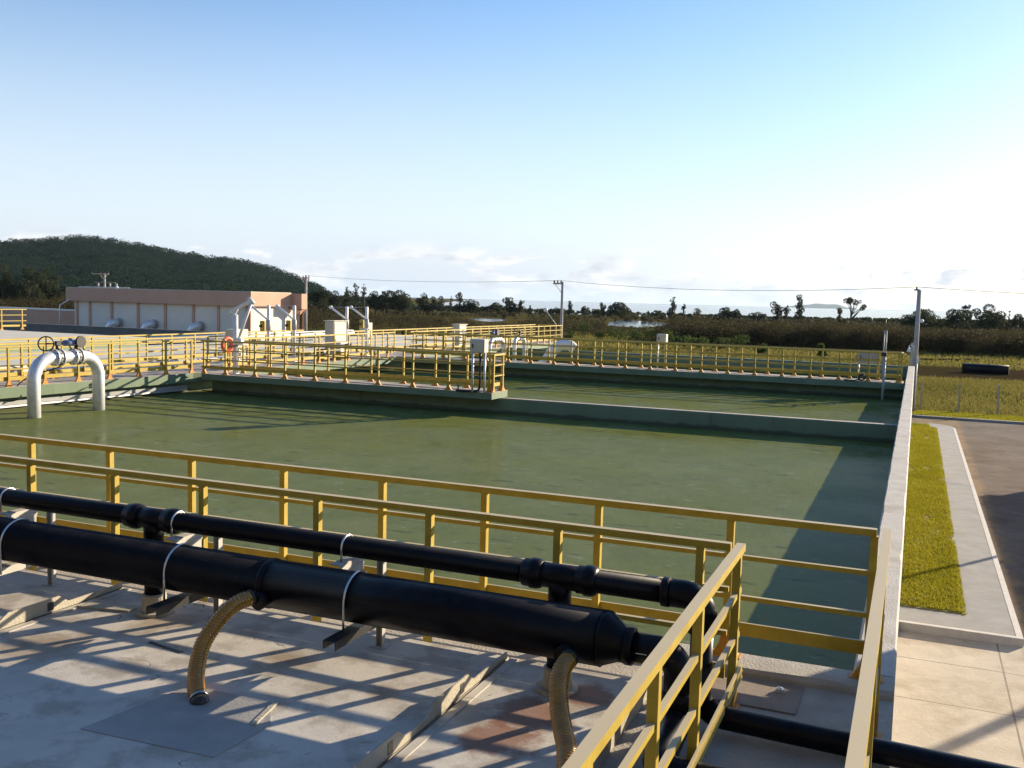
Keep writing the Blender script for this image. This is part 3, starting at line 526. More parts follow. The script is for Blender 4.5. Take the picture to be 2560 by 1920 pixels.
MB().tube(fillet([(-1.19, SY, .62), (-1.19, SY, .055), (6, SY-.0, -.12)], .16, 10), .075, 28).build('outlet_pipe', M_black, o)
bt = MB().tube([(.92, SY, .002), (1.02, SY, 0)], .0775, 28).build('tape_band', M_teal, o)
o = tag(MB().tube(fillet([(-1.26, BY, .14), (-1.26, 5.28, .06), (6, 5.28, .0)], .16, 8), .1, 28).build('floor_pipe', M_black), 'black pipe across the bottom right corner nearest the viewer', 'pipe')
# straps, brackets and support frames
def omega(x, y, z, r, zb, w=.022):
    """U-shaped strap over a pipe lying along x"""
    pts = [(x, y-r, zb)]+[(x, y-r*math.cos(a), z+r*math.sin(a)) for a in [math.pi*k/20 for k in range(21)]]+[(x, y+r, zb)]
    return MB().tube(pts, .0085, 8)
for i, x in enumerate((-7.0, -5.24, -3.62)):
    lab = ['bent steel strap over thick black pipe at left picture edge', 'bent steel strap over thick black pipe above left amber hose', 'bent steel strap over the middle of the thick black pipe'][i]
    tag(omega(x, BY, BZ, BR+.009, .33).build('pipe_strap', M_clamp), lab, 'pipe strap', 'steel straps over thick pipe')
for i, x in enumerate((-7.52, -5.56, -3.92)):
    lab = ['small steel strap over thin black pipe at left picture edge', 'small steel strap on thin black pipe beside left tee', 'small steel strap over the middle of the thin black pipe'][i]
    tag(omega(x, SY, SZ, SR+.009, .73).build('pipe_strap', M_clamp), lab, 'pipe strap', 'steel straps over thin pipe')
for i, x in enumerate((-7.2, -5.3, -3.72)):
    lab = ['steel pipe support bracket at left picture edge', 'steel pipe support bracket behind left amber hose', 'steel pipe support bracket in the middle under both black pipes'][i]
    o = thing('pipe_bracket', (x, 6.3, .028), lab, 'bracket', 'steel brackets carrying black pipes')
    b = MB(); b.bar((x+.1, 5.50, .365), (x+.1, 6.34, .365), .10, .008).bar((x+.052, 5.50, .335), (x+.052, 6.34, .335), .006, .06).bar((x+.148, 5.50, .335), (x+.148, 6.34, .335), .006, .06); b.build('arm', M_bracket if i == 0 else M_dark, o)
    b = MB(); b.bar((x-.2, 6.02, .735), (x-.2, 6.36, .735), .09, .008).bar((x-.155, 6.02, .705), (x-.155, 6.36, .705), .006, .06); b.build('arm', M_bracket, o)
    MB().add([(x-.15, 6.04, .70), (x-.15, 6.34, .70), (x-.15, 6.34, .50), (x-.144, 6.04, .70), (x-.144, 6.34, .70), (x-.144, 6.34, .50)], [(0, 1, 2), (5, 4, 3), (0, 3, 4, 1), (1, 4, 5, 2), (2, 5, 3, 0)]).build('gusset', M_bracket, o)
    MB().box(x-.03, x-.024, 6.35, 6.40, .03, .76).box(x-.024, x+.02, 6.394, 6.40, .03, .76).box(x+.02, x+.026, 6.35, 6.40, .03, .76).build('post', M_bracket, o)
    MB().box(x-.07, x+.06, 6.32, 6.44, .0285, .0365).build('base_plate', M_bracket, o)
# amber hoses
def hose(pts, label, base=True):
    p = smooth_path(pts, 420); ln = sum((b-a).length for a, b in zip(p, p[1:])); rr = []; s = 0
    for i, q in enumerate(p):
        if i: s += (q-p[i-1]).length
        rr.append(.0545+.0048*(.5-.5*math.cos(s/.0235*2*math.pi)) if s > .05 and s < ln-.03 else .056)
    o = tag(MB().tube(p, rr, 28).build('amber_hose', M_hose), label, 'hose', 'ribbed amber hoses')
    e = p[-6]; MB().tube([p[-20], p[-13]], .0635, 24).build('clip', M_clamp, o)
    e = MB().tube([p[-22], p[-1], p[-1]-Vector((0, 0, .04))], [.060, .060, .060], 24).build('cuff', M_dark, o); MB().tube([p[0], p[14]], [.060, .060], 24).build('cuff', M_dark, o)
    return o
hose([(-4.38, 5.64, .53), (-4.42, 5.5, .51), (-4.47, 5.38, .42), (-4.5, 5.26, .29), (-4.46, 5.15, .18), (-4.37, 5.03, .09), (-4.25, 4.93, .03)], 'ribbed amber hose curving down onto the grey patch')
hose([(-1.91, 5.64, .50), (-1.91, 5.49, .47), (-1.88, 5.36, .41), (-1.83, 5.24, .33), (-1.76, 5.11, .27), (-1.69, 4.98, .23), (-1.62, 4.80, .17), (-1.56, 4.66, .05)], 'ribbed amber hose hanging beside the sunlit railing')
# hatch
o = thing('floor_hatch', (-1.0, 7.1, 0), 'square brown hatch plate in the deck by the railing corner', 'hatch')
MB().box(-1.5, -.62, 6.72, 7.24, -.061, -.050).build('plate', M_hatch, o); MB().box(-.80, -.74, 7.05, 7.08, -.05, -.025).tube([(-.79, 7.065, -.03), (-.75, 7.065, -.03)], .018, 10).build('handle', M_steel, o)
# ------------------------------------------------------------------ silver pipe loops
def loop(X, y0, y1, r, ztop, label, valves=()):
    o = thing('pipe_loop', (X, (y0+y1)/2, ZW), label, 'pipe', 'silver pipe loops')
    br = min(.62, (y1-y0)*.27)
    MB().tube(fillet([(X, y0, ZW-.4), (X, y0, ztop), (X, y1, ztop), (X, y1, ZW-.4)], br, 14), r, 28).build('tube', M_steel, o)
    for (yv, typ) in valves:
        v = MB()
        for dy in (-.10, .10):
            v.tube([(X, yv+dy-.022, ztop), (X, yv+dy+.022, ztop)], r*1.38, 28, True, False)
        fl = v.build('flange', M_steel, o)
        bt = MB()
        for k in range(10):
            a = 2*math.pi*k/10; bt.tube([(X+r*1.25*math.cos(a), yv-.15, ztop+r*1.25*math.sin(a)), (X+r*1.25*math.cos(a), yv+.15, ztop+r*1.25*math.sin(a))], .014, 6)
        bt.build('bolts', M_dark, fl)
        vb = MB().tube([(X, yv-.076, ztop), (X, yv+.076, ztop)], r*1.2, 28).build('valve', M_cabg, o)
        MB().tube([(X, yv, ztop+r*1.1), (X, yv, ztop+r*1.1+.16)], .045, 12).build('stem', M_dark, vb)
        zt = ztop+r*1.1+.2
        if typ == 'wheel':
            MB().cbox(X-.07, X+.07, yv-.09, yv+.08, zt-.06, zt+.06, .015).tube([(X, yv-.09, zt), (X, yv-.36, zt)], .022, 10).build('gearbox', M_dark, vb)
            wv = MB().torus((X, yv-.36, zt), (.8, -.6, 0), .19, .018, 28, 8)
            a = Vector((.6, .8, 0))
            wv.bar(Vector((X, yv-.36, zt))-a*.18, Vector((X, yv-.36, zt))+a*.18, .025, .02).bar((X, yv-.36, zt-.18), (X, yv-.36, zt+.18), .025, .02)
            wv.build('handwheel', M_dark, vb)
        else:
            MB().tube([(X, yv+.02, zt), (X, yv-.40, zt)], [.085, .08], 20).tube([(X, yv-.38, zt), (X, yv-.46, zt)], [.05, .05], 14).tube([(X, yv-.18, zt+.05), (X, yv-.18, zt+.13)], .05, 14).build('actuator', M_blue, vb)
            MB().tube([(X+.0, yv+.03, zt), (X, yv+.12, zt)], .10, 18).tube([(X+.09, yv+.06, zt+.03), (X+.15, yv+.06, zt+.03)], .16, 22).build('motor_cover', M_dark, vb)
    return o
lp = loop(-21.25, 18.33, 20.5, .165, .89, 'big silver pipe loop rising out of the green basin at left', ((19.1, 'wheel'), (19.72, 'act')))
MB().tube(smooth_path([(-21.25, 19.5, 1.2), (-21.32, 19.62, 1.02), (-21.5, 19.4, .62), (-22.3, 19.2, .35), (-23.0, 19.3, .0), (-22.9, 19.35, -.28), (-23.0, 19.15, -.4), (-23.3, 19.0, -.42)], 50), .018, 8).build('cable', M_dark, lp)
loop(-18.4, 41.15, 42.8, .10, .86, 'silver pipe loop with valves beyond the far walkway, left of a smaller one', ((41.75, 'act'), (42.15, 'wheel')))
loop(-18.4, 44.2, 45.5, .10, .85, 'smaller silver pipe loop left of the open gooseneck pipe', ((44.85, 'wheel'),))
o = thing('gooseneck_pipe', (-16.3, 44, ZW), 'wide silver gooseneck pipe with cut open end above the last basin', 'pipe')
pth = smooth_path([(-17.1, 43.0, -.9), (-16.3, 43.0, -.15), (-15.95, 43.05, .38), (-15.55, 43.1, .66), (-15.15, 43.15, .68), (-14.9, 43.2, .50)], 40)
MB().tube(pth, .25, 28, cap=False).build('tube', M_white, o); MB().tube([pth[-1]-(pth[-1]-pth[-2]).normalized()*.06, pth[-1]], [.235, .235], 28, True).build('mouth', M_dark, o)

# ------------------------------------------------------------------ davits, cabinets, boxes
def davit(x, y, h, label, zb=0, tip=(-.95, .15), arm=True):
    o = thing('davit_crane', (x, y, zb), label, 'crane', 'white davit cranes')
    MB().box(x-.16, x+.16, y-.16, y+.16, zb, zb+.02).build('base_plate', M_steel, o)
    MB().tube([(x, y, zb+.02), (x, y, zb+h-.03), (x, y, zb+h)], [.068, .068, .045], 16).build('mast', M_white, o)
    MB().tube([(x, y, zb+h*.56), (x, y, zb+h*.56+.02), (x, y, zb+h*.74), (x, y, zb+h*.74+.02)], [.07, .10, .10, .07], 16).build('sleeve', M_cabg, o)
    T = Vector((x+tip[0], y+tip[1], zb+h-.06)); B0 = Vector((x, y, zb+h*.74))
    bm = MB().tube([B0, T], .042, 12).build('boom', M_white, o)
    MB().tube([T-Vector((0, .04, 0)), T+Vector((0, .04, 0))], .075, 14).build('pulley', M_white, bm)
    MB().tube([(x, y, zb+h-.03), T], .006, 6).build('tie_cable', M_steel, o)
    w = MB().cbox(x+tip[0]*.24-.10, x+tip[0]*.24+.08, y-.14, y+.06, zb+h*.55, zb+h*.73, .03).build('winch', M_frp, o)
    MB().tube([(x+tip[0]*.24, y-.12, zb+h*.64), (x+tip[0]*.24, y-.24, zb+h*.64)], .05, 14).build('drum', M_dark, w)
    return o
davit(-23.55, 31.3, 2.30, 'white davit crane right of bent-arm hoist, arm pointing left')
davit(-23.55, 33.0, 2.30, 'white davit crane at right end of the peach building wall')
davit(-23.55, 36.95, 2.27, 'white davit crane standing behind the tall cream cabinet')
davit(-23.55, 38.65, 2.27, 'white davit crane with orange winch, rightmost of the row')
o = thing('davit_crane', (-21.47, 26.72, 0), 'white hoist with bent triangular arm standing on the short walkway', 'crane')
x, y = -21.47, 26.72
MB().box(x-.15, x+.15, y-.14, y+.14, 0, .02).build('base_plate', M_steel, o)
MB().tube([(x, y, .02), (x, y, 2.0)], .085, 16).build('mast', M_white, o)
bm = MB().bar((x-.22, y, 2.10), (x+.66, y, 2.50), .09, .10).build('boom', M_white, o)
MB().tube([(x+.55, y, 2.58), (x+.78, y, 2.38)], .06, 14).build('pulley', M_white, bm)
MB().tube([(x+.66, y, 2.42), (x+.10, y, 1.12)], .045, 12).build('strut', M_white, o)
MB().tube(smooth_path([(x+.08, y, 2.22), (x-.02, y, 2.05), (x-.12, y, 1.88)], 10), .045, 12).build('hinge', M_white, o)
MB().cbox(x+.06, x+.30, y-.1, y+.1, .98, 1.2, .03).build('winch', M_steel, o)
MB().tube([(x-.2, y-.12, .92), (x+.2, y-.12, .95)], .02, 10).build('crank', M_dark, o)
def cabinet(x0, x1, y0, y1, z0, z1, label, m=None, legs=0, face='x', hood=False, group=None, name='control_cabinet'):
    m = m or M_cab; o = thing(name, ((x0+x1)/2, (y0+y1)/2, z0-legs), label, 'cabinet', group)
    MB().cbox(x0, x1, y0, y1, z0, z1, .015).build('body', m, o)
    if face == 'x': dr = MB().cbox(x1+.0005, x1+.016, y0+.05, y1-.05, z0+.05, z1-.06, .005).build('door', m, o); MB().box(x1+.016, x1+.04, y0+.1, y0+.13, (z0+z1)/2-.06, (z0+z1)/2+.06).build('handle', M_dark, dr)
    else: dr = MB().cbox(x0+.05, x1-.05, y0-.016, y0-.0005, z0+.05, z1-.06, .005).build('door', m, o); MB().box(x0+.09, x0+.12, y0-.04, y0-.016, (z0+z1)/2-.06, (z0+z1)/2+.06).build('handle', M_dark, dr)
    if hood: MB().box(x0-.05, x1+.06, y0-.05, y1+.05, z1+.001, z1+.035).build('hood', m, o)
    if legs:
        for sx_ in (x0+.04, x1-.04): MB().tube([(sx_, (y0+y1)/2, z0-legs), (sx_, (y0+y1)/2, z0)], .032, 10).build('leg', M_steel, o)
    return o
cabinet(-23.5, -23.05, 35.15, 36.15, .02, 1.63, 'tall cream control cabinet among the davit cranes', hood=True)
cabinet(-25.4, -24.95, 41.0, 41.5, .75, 1.45, 'small cream box on post behind the rightmost davit crane', legs=.75)
cabinet(-23.95, -23.5, 29.2, 30.0, .75, 1.38, 'cream box between bent-arm hoist and first davit crane', legs=.75)
cabinet(-22.75, -22.4, 28.0, 28.6, .25, .85, 'low cream box behind the bent-arm hoist', legs=.25)
cabinet(-22.95, -22.55, 46.4, 47.3, .02, 1.35, 'cream control cabinet among the farthest yellow railings', hood=True)
cabinet(-12.09, -11.62, 25.62, 25.92, 1.18, 1.58, 'grey box raised on two posts at the short walkway tip', M_cab, legs=1.18, face='y')
bx = tag(MB().tube(smooth_path([(-11.82, 25.78, 1.18), (-11.82, 25.8, .5), (-11.85, 25.82, .12), (-12.0, 25.83, .03), (-12.6, 25.84, .015)], 24), .035, 10).build('cable', M_dark), 'thick black cable dropping from the grey box', 'cable')
cabinet(-10.27, -9.86, 40.5, 40.85, 1.08, 1.46, 'cream box raised on two posts behind the far walkway railing', legs=1.08, face='y')
cabinet(-2.08, -1.28, 40.31, 40.55, .62, 1.12, 'wide grey box on far walkway near the tank corner', M_cabg, legs=.62, face='y')
o = tag(MB().tube([(-12.55, 25.84, -.02), (-12.55, 25.84, .24)], .022, 10).tube([(-12.62, 25.84, .02), (-12.3, 25.84, .0)], .03, 10).build('hose_tap', M_dark), 'small dark hose tap on edge of the short walkway', 'tap')
o = thing('level_gauge', (-1.08, 38.98, ZW), 'tall twin tube level gauge standing at end of far walkway', 'gauge')
MB().tube([(-1.06, 39.0, ZW-.5), (-1.06, 39.0, 1.1)], .05, 14).build('guide_tube', M_cabg, o)
MB().tube([(-1.12, 39.02, .1), (-1.12, 39.02, 1.97)], .022, 10).tube([(-1.045, 39.02, .1), (-1.045, 39.02, 1.97)], .022, 10).build('tube', M_cabg, o)
MB().tube([(-1.09, 39.02, 1.9), (-1.085, 39.02, 2.42)], .008, 8).build('antenna', M_dark, o)
MB().cbox(-1.2, -1.0, 38.93, 39.1, 1.0, 1.14, .02).build('head', M_dark, o)
tag(MB().torus((-1.85, 39.2, .14), (0, 1, .15), .115, .03, 26, 8).torus((-1.84, 39.17, .13), (.1, 1, .1), .09, .025, 26, 8).tube(smooth_path([(-1.95, 39.15, .06), (-2.15, 39.13, .01), (-2.5, 39.14, .012)], 12), .025, 8).build('hose_coil', M_dark), 'small coiled black hose at foot of the far railing', 'hose')
o = thing('life_buoy', (-22.25, 27.2, .90), 'orange life buoy hanging at the left walkway corner', 'life buoy')
MB().torus((-22.24, 27.25, .92), (1, -.1, 0), .235, .065, 40, 12).build('ring', M_orange, o)
for k in range(4):
    a = math.pi/4+k*math.pi/2; MB().torus((-22.24+.0, 27.25+.235*math.cos(a), .92+.235*math.sin(a)), (0, -math.sin(a), math.cos(a)), .066, .012, 16, 6).build('band', M_white, o)
# pipes lying on the pale slab left of the walkway
tag(MB().tube([(-25.3, 8, .18), (-25.3, 21.5, .18)], .2, 18).build('slab_pipe', M_wood), 'brown pipe on the slab behind the left railings', 'pipe')
tag(MB().tube([(-25.2, 22, .12), (-25.2, 41, .12)], .09, 16).build('slab_pipe', M_white), 'white pipe lying on the slab beside left walkway railings', 'pipe')
tag(MB().tube([(-28.3, 30.0, .78), (-28.3, 45.0, .78)], .13, 16).tube([(-28.3, 32, .0), (-28.3, 32, .78)], .06, 10).tube([(-28.3, 38, .0), (-28.3, 38, .78)], .06, 10).tube([(-28.3, 44, .0), (-28.3, 44, .78)], .06, 10).build('pipe_rack', M_white), 'raised white pipe running behind the davit cranes', 'pipe')
o = thing('pump_skid', (-23.0, 34.2, 0), 'pump with black motor and piping on left walkway behind the railing', 'pump')
# motor further along
px, py = -23.0, 34.2
MB().cbox(px-.25, px+.25, py-.2, py+.2, .0, .12, .02).build('plinth', M_frp, o)
mo = MB().tube([(px, py-.3, .34), (px, py+.3, .34)], .16, 18)
mo.build('motor', M_dark, o)
MB().tube([(px, py+.3, .34), (px, py+.5, .34), (px, py+.5, .0)], .07, 12).build('outlet', M_dark, o)
o = thing('ac_unit', (-22.9, 35.9, 0), 'small white unit with black grille below the tall cabinet', 'vent unit')
MB().cbox(-22.98, -22.6, 35.0, 35.9, .35, .75, .02).build('body', M_white, o)
g = MB()
for k in range(6): g.box(-22.59, -22.575, 35.35+k*.08, 35.40+k*.08, .42, .70)
g.build('grille', M_dark, o); MB().box(-22.95, -22.63, 35.1, 35.8, .0, .349).build('stand', M_frp, o)

# ------------------------------------------------------------------ peach building
o = thing('pump_building', (-50, 58, ZG), 'long low peach building with white panels behind the pale slab', 'building')
BYF = 55.0
MB().box(-59.4, -42.9, BYF+.05, BYF+4.9, ZG, 1.86).build('wall', M_panel, o)
pl = [(-59.19+.0, -59.0), (-57.89, -57.70), (-55.74, -55.52), (-53.18, -52.96), (-50.62, -50.40), (-48.04, -47.82), (-45.80, -45.60), (-43.30, -42.88)]
b = MB()
for x0, x1 in pl: b.box(x0, x1, BYF-.03, BYF+.048, ZG, 1.83)
b.box(-59.4, -42.87, BYF-.02, BYF+.049, ZG, -2.2); b.build('pilasters', M_peach, o)
MB().box(-59.85, -42.6, BYF-.35, BYF+4.4, 1.835, 2.82).build('fascia', M_peach, o)
MB().box(-59.80, -42.65, BYF-.30, BYF+4.35, 2.822, 2.86).build('roof', M_cream, o)
MB().box(-44.0, -41.75, BYF+4.402, BYF+5.1, 1.68, 2.80).build('porch', M_peach, o)
MB().bar((-42.3, BYF+4.76, 1.25), (-42.3, BYF+4.76, 1.68), .2, .3, .6, 1.0).build('downpipe_head', M_peach, o)
MB().tube([(-42.3, BYF+4.76, ZG), (-42.3, BYF+4.76, 1.3)], .11, 12).tube([(-42.05, BYF+5.0, ZG), (-42.05, BYF+5.0, 1.3), (-41.85, BYF+5.0, 1.6)], .04, 10).build('downpipe', M_peach, o)
MB().ball((-54.9, BYF-.2, 2.88), .14).tube([(-58.6, BYF-.28, 2.90), (-53.6, BYF-.28, 2.90)], .025, 8).build('roof_light', M_white, o)
for i, x in enumerate((-55.2, -51.8, -47.55)):
    lab = ['silver duct elbow on the building wall, leftmost of three', 'silver duct elbow on the building wall, middle of three', 'silver duct elbow on the building wall, nearest the davits'][i]
    d = thing('duct_elbow', (x, BYF, .3), lab, 'duct', 'silver duct elbows')
    MB().tube(fillet([(x+.30, BYF-.05, .30), (x+.15, BYF-.55, .30), (x-.25, BYF-.75, -.5)], .25, 8), .29, 22).build('tube', M_steel, d)
    MB().tube([(x+.30, BYF-.034, .30), (x+.295, BYF-.06, .30)], .37, 22).build('flange', M_cabg, d)
o = thing('boundary_wall', (-66, 55, ZG), 'pink low wall with white coping left of the peach building', 'wall')
MB().box(-90, -59.42, 56, 56.3, ZG, 1.0).build('wall', M_peach, o); MB().box(-90, -59.42, 55.95, 56.35, 1.002, 1.12).build('coping', M_white, o)
tag(MB().tube([(-60.3, 54.5, ZG), (-60.3, 54.5, 1.45), (-59.5, 54.7, 1.95)], .05, 10).build('vent_pipe', M_steel), 'thin grey pipe bent towards the eave at building left corner', 'pipe')

# ------------------------------------------------------------------ poles, lamps, wires
def pole(x, y, top, label, r=.13, arm=None, z0=ZG, group='electric poles'):
    o = thing('utility_pole', (x, y, z0), label, 'pole', group)
    MB().tube([(x, y, z0), (x, y, top)], [r*1.35, r*.85], 14).build('shaft', M_pole, o)
    if arm:
        a0, a1, za = arm; MB().bar((x+a0, y-.1, za), (x+a1, y-.1, za), .10, .12).build('crossarm', M_wood, o)
        b = MB(); b.bar((x, y-.06, za-.75), (x-.55 if a0 < -.6 else x, y-.1, za-.06), .04, .04)
        if a1 > .5: b.bar((x, y-.06, za-.75), (x+.5, y-.1, za-.06), .04, .04)
        b.build('brace', M_wood, o)
        n = MB()
        for k in range(3):
            xx = x+a0+.08+(a1-a0-.16)*k/2; n.tube([(xx, y-.1, za+.06), (xx, y-.1, za+.12), (xx, y-.1, za+.2), (xx, y-.1, za+.24)], [.03, .07, .06, .03], 10)
        n.build('insulators', M_dark, o)
    return o
p1 = pole(-87.0, 85, 4.62, 'electric pole with crossarm behind the building roof, left one', arm=(-1.85, .75, 4.52))
MB().bar((-88.4, 84.85, 3.55), (-85.2, 84.85, 3.55), .08, .08).build('crossarm', M_wood, p1)
t = MB()
for dx in (-.85, .95, 1.95): t.tube([(-87+dx, 84.85, 3.0), (-87+dx, 84.85, 3.45)], .12, 12)
t.build('fuses', M_cabg, p1)
pole(-59.2, 85, 4.75, 'electric pole with crossarm at right end of the peach building', arm=(-1.1, .5, 4.48))
p3 = pole(-25.28, 70, 4.22, 'slim electric pole with insulators left of picture centre', .11, arm=(-.72, .0, 4.10))
p4 = pole(0.0, 60.3, 3.93, 'concrete electric pole at the end of the long tank wall', .13)
MB().tube([(-.14, 60.2, 3.9), (-.14, 60.2, 4.1)], .05, 10).bar((-.28, 60.25, 3.93), (.02, 60.25, 3.93), .06, .08).build('insulators', M_dark, p4)
MB().tube([(.02, 60.2, 2.0), (.2, 60.1, 2.12)], .03, 8).ball((.22, 60.08, 2.16), .12).build('camera_head', M_white, p4)
MB().tube(smooth_path([(-.0, 60.2, .6), (-.2, 60.15, .75), (-.36, 60.1, .72), (-.36, 60.1, .62)], 12), .02, 8).tube([(-.36, 60.1, .66), (-.36, 60.1, .55), (-.36, 60.1, .38), (-.36, 60.1, .34)], [.03, .06, .13, .05], 14).build('lamp', M_white, p4)
MB().tube([(.11, 60.2, -2.9), (.11, 60.2, .0)], .035, 8).cbox(.06, .2, 60.05, 60.16, -.3, .05, .02).build('conduit', M_white, p4)
tag(MB().tube([(-.16, 61.2, ZG), (-.16, 61.2, .85)], .11, 12).build('stub_post', M_pole), 'short grey post right behind the electric pole by tank wall', 'post')
o = thing('street_lamp', (-25.45, 69, ZG), 'white globe lamp on leaning arm beside the slim electric pole', 'street lamp')
MB().tube([(-25.45, 69.2, ZG), (-25.45, 69.2, 1.05)], .06, 10).build('shaft', M_pole, o)
MB().tube([(-25.45, 69.2, 1.0), (-26.25, 69.2, 2.0)], .03, 8).build('arm', M_white, o); MB().ball((-26.3, 69.2, 2.05), .17).build('globe', M_white, o)
def wire(a, b, sag, label):
    a = Vector(a); b = Vector(b); pts = [a.lerp(b, k/24)-Vector((0, 0, sag*4*(k/24)*(1-k/24))) for k in range(25)]
    tag(MB().tube(pts, .013, 5).build('power_line', M_wire), label, 'wire', 'overhead power lines')
wire((-59.2, 84.9, 4.75), (-25.5, 69.9, 4.34), .35, 'overhead wire between building pole and slim central pole')
wire((-25.5, 69.9, 4.34), (-.14, 60.2, 4.1), .45, 'overhead wire between slim central pole and right pole')
wire((-.14, 60.2, 4.1), (32, 48, 4.3), .6, 'overhead wire leaving the picture right of right pole')
for i, (x, y) in enumerate(((.46, 61.4), (2.5, 61.5), (4.53, 61.5))):
    lab = ['wooden fence post next to the electric pole', 'wooden fence post in the middle of the grass verge', 'wooden fence post at right picture edge'][i]
    tag(MB().bar((x, y, ZG), (x+random.uniform(-.05, .05), y, -1.35), .12, .12, .09, .09).build('fence_post', M_wood), lab, 'fence post', 'wooden fence posts')
tag(MB().tube([(4.35, 104.6, ZG+.45), (8.4, 104.0, ZG+.45)], .46, 22).build('big_pipe', M_black), 'thick black pipe segment lying on the field at right', 'pipe')
tag(MB().tube([(.2, 124, ZG+.12), (7.2, 131, ZG+.12)], .16, 12).build('long_pipe', M_wire), 'thin black pipe lying far out on the brown field', 'pipe')
# assumed tank and posts, unseen on the right, added to shade road and yard
o = thing('assumed_tank', (17, 22, ZG), 'assumed concrete tank out of view on the right, added to shade the road', 'tank')
MB().box(11.2, 26, 4, 48, ZG, 1.4).build('wall', M_conc, o); MB().box(11.0, 26.2, 3.8, 48.2, 1.402, 1.6).build('coping', M_slab, o)
pole(9.6, 28.2, 3.2, 'assumed concrete post out of view right, added for its line shadow', .12, group=None)
pole(7.3, 33.5, 1.6, 'assumed short post out of view right, added for its line shadow', .07, group=None)

o = thing('shade_blocker', (3.8, 12, ZG), 'added unseen shade chamber beside the yard on the right', 'blocker')  # unseen concrete block, added to cast shade on the near deck
MB().box(3.0, 4.8, 10.9, 13.1, ZG, 2.15).build('wall', M_conc, o); MB().box(2.95, 4.85, 10.85, 13.15, 2.152, 2.28).build('lid', M_slab, o)
# tall dark block added behind the viewer to close off the sky there
o = thing('sky_blocker', (-20, -14, ZG), 'tall dark block behind the viewpoint, added to hold off sky light', 'building')
M_blocker = mat('dark_blocker', [(.3, (.045, .042, .04)), (.7, (.06, .056, .052))], 1, .8)
MB().box(-70, 10, -20, -9, ZG, 13).build('wall', M_blocker, o); MB().box(-70.5, 10.5, -20.5, -8.5, 13.002, 13.5).build('roof', M_blocker, o)
w = MB()
for k in range(16): w.box(-66+k*4.7, -63.4+k*4.7, -8.999, -8.94, 6, 8)
w.build('window', M_dark, o)
# ------------------------------------------------------------------ vegetation
def leaf_quads(C, Rr, n, size, flat=.85, shell=.55):
    """n leaf clumps through blobs at C with radii Rr"""
    C = np.asarray(C, float); Rr = np.asarray(Rr, float); w = Rr**2; w = w/w.sum(); i = rng.choice(len(C), n, p=w)
    d = rng.normal(size=(n, 3)); d /= np.linalg.norm(d, axis=1)[:, None]; r = rng.uniform(shell, 1.0, n)**.6
    p = C[i]+d*(Rr[i]*r)[:, None]*np.array([1, 1, flat])
    a = rng.normal(size=(n, 3)); a /= np.linalg.norm(a, axis=1)[:, None]; b = np.cross(a, rng.normal(size=(n, 3))); b /= np.linalg.norm(b, axis=1)[:, None]
    s = size*rng.uniform(.5, 1.25, n)[:, None]
    return np.stack([p-a*s*.5-b*s*.15, p+b*s*.35-a*s*.1, p+a*s*.55+b*s*.1, p-b*s*.4+a*s*.05], 1)
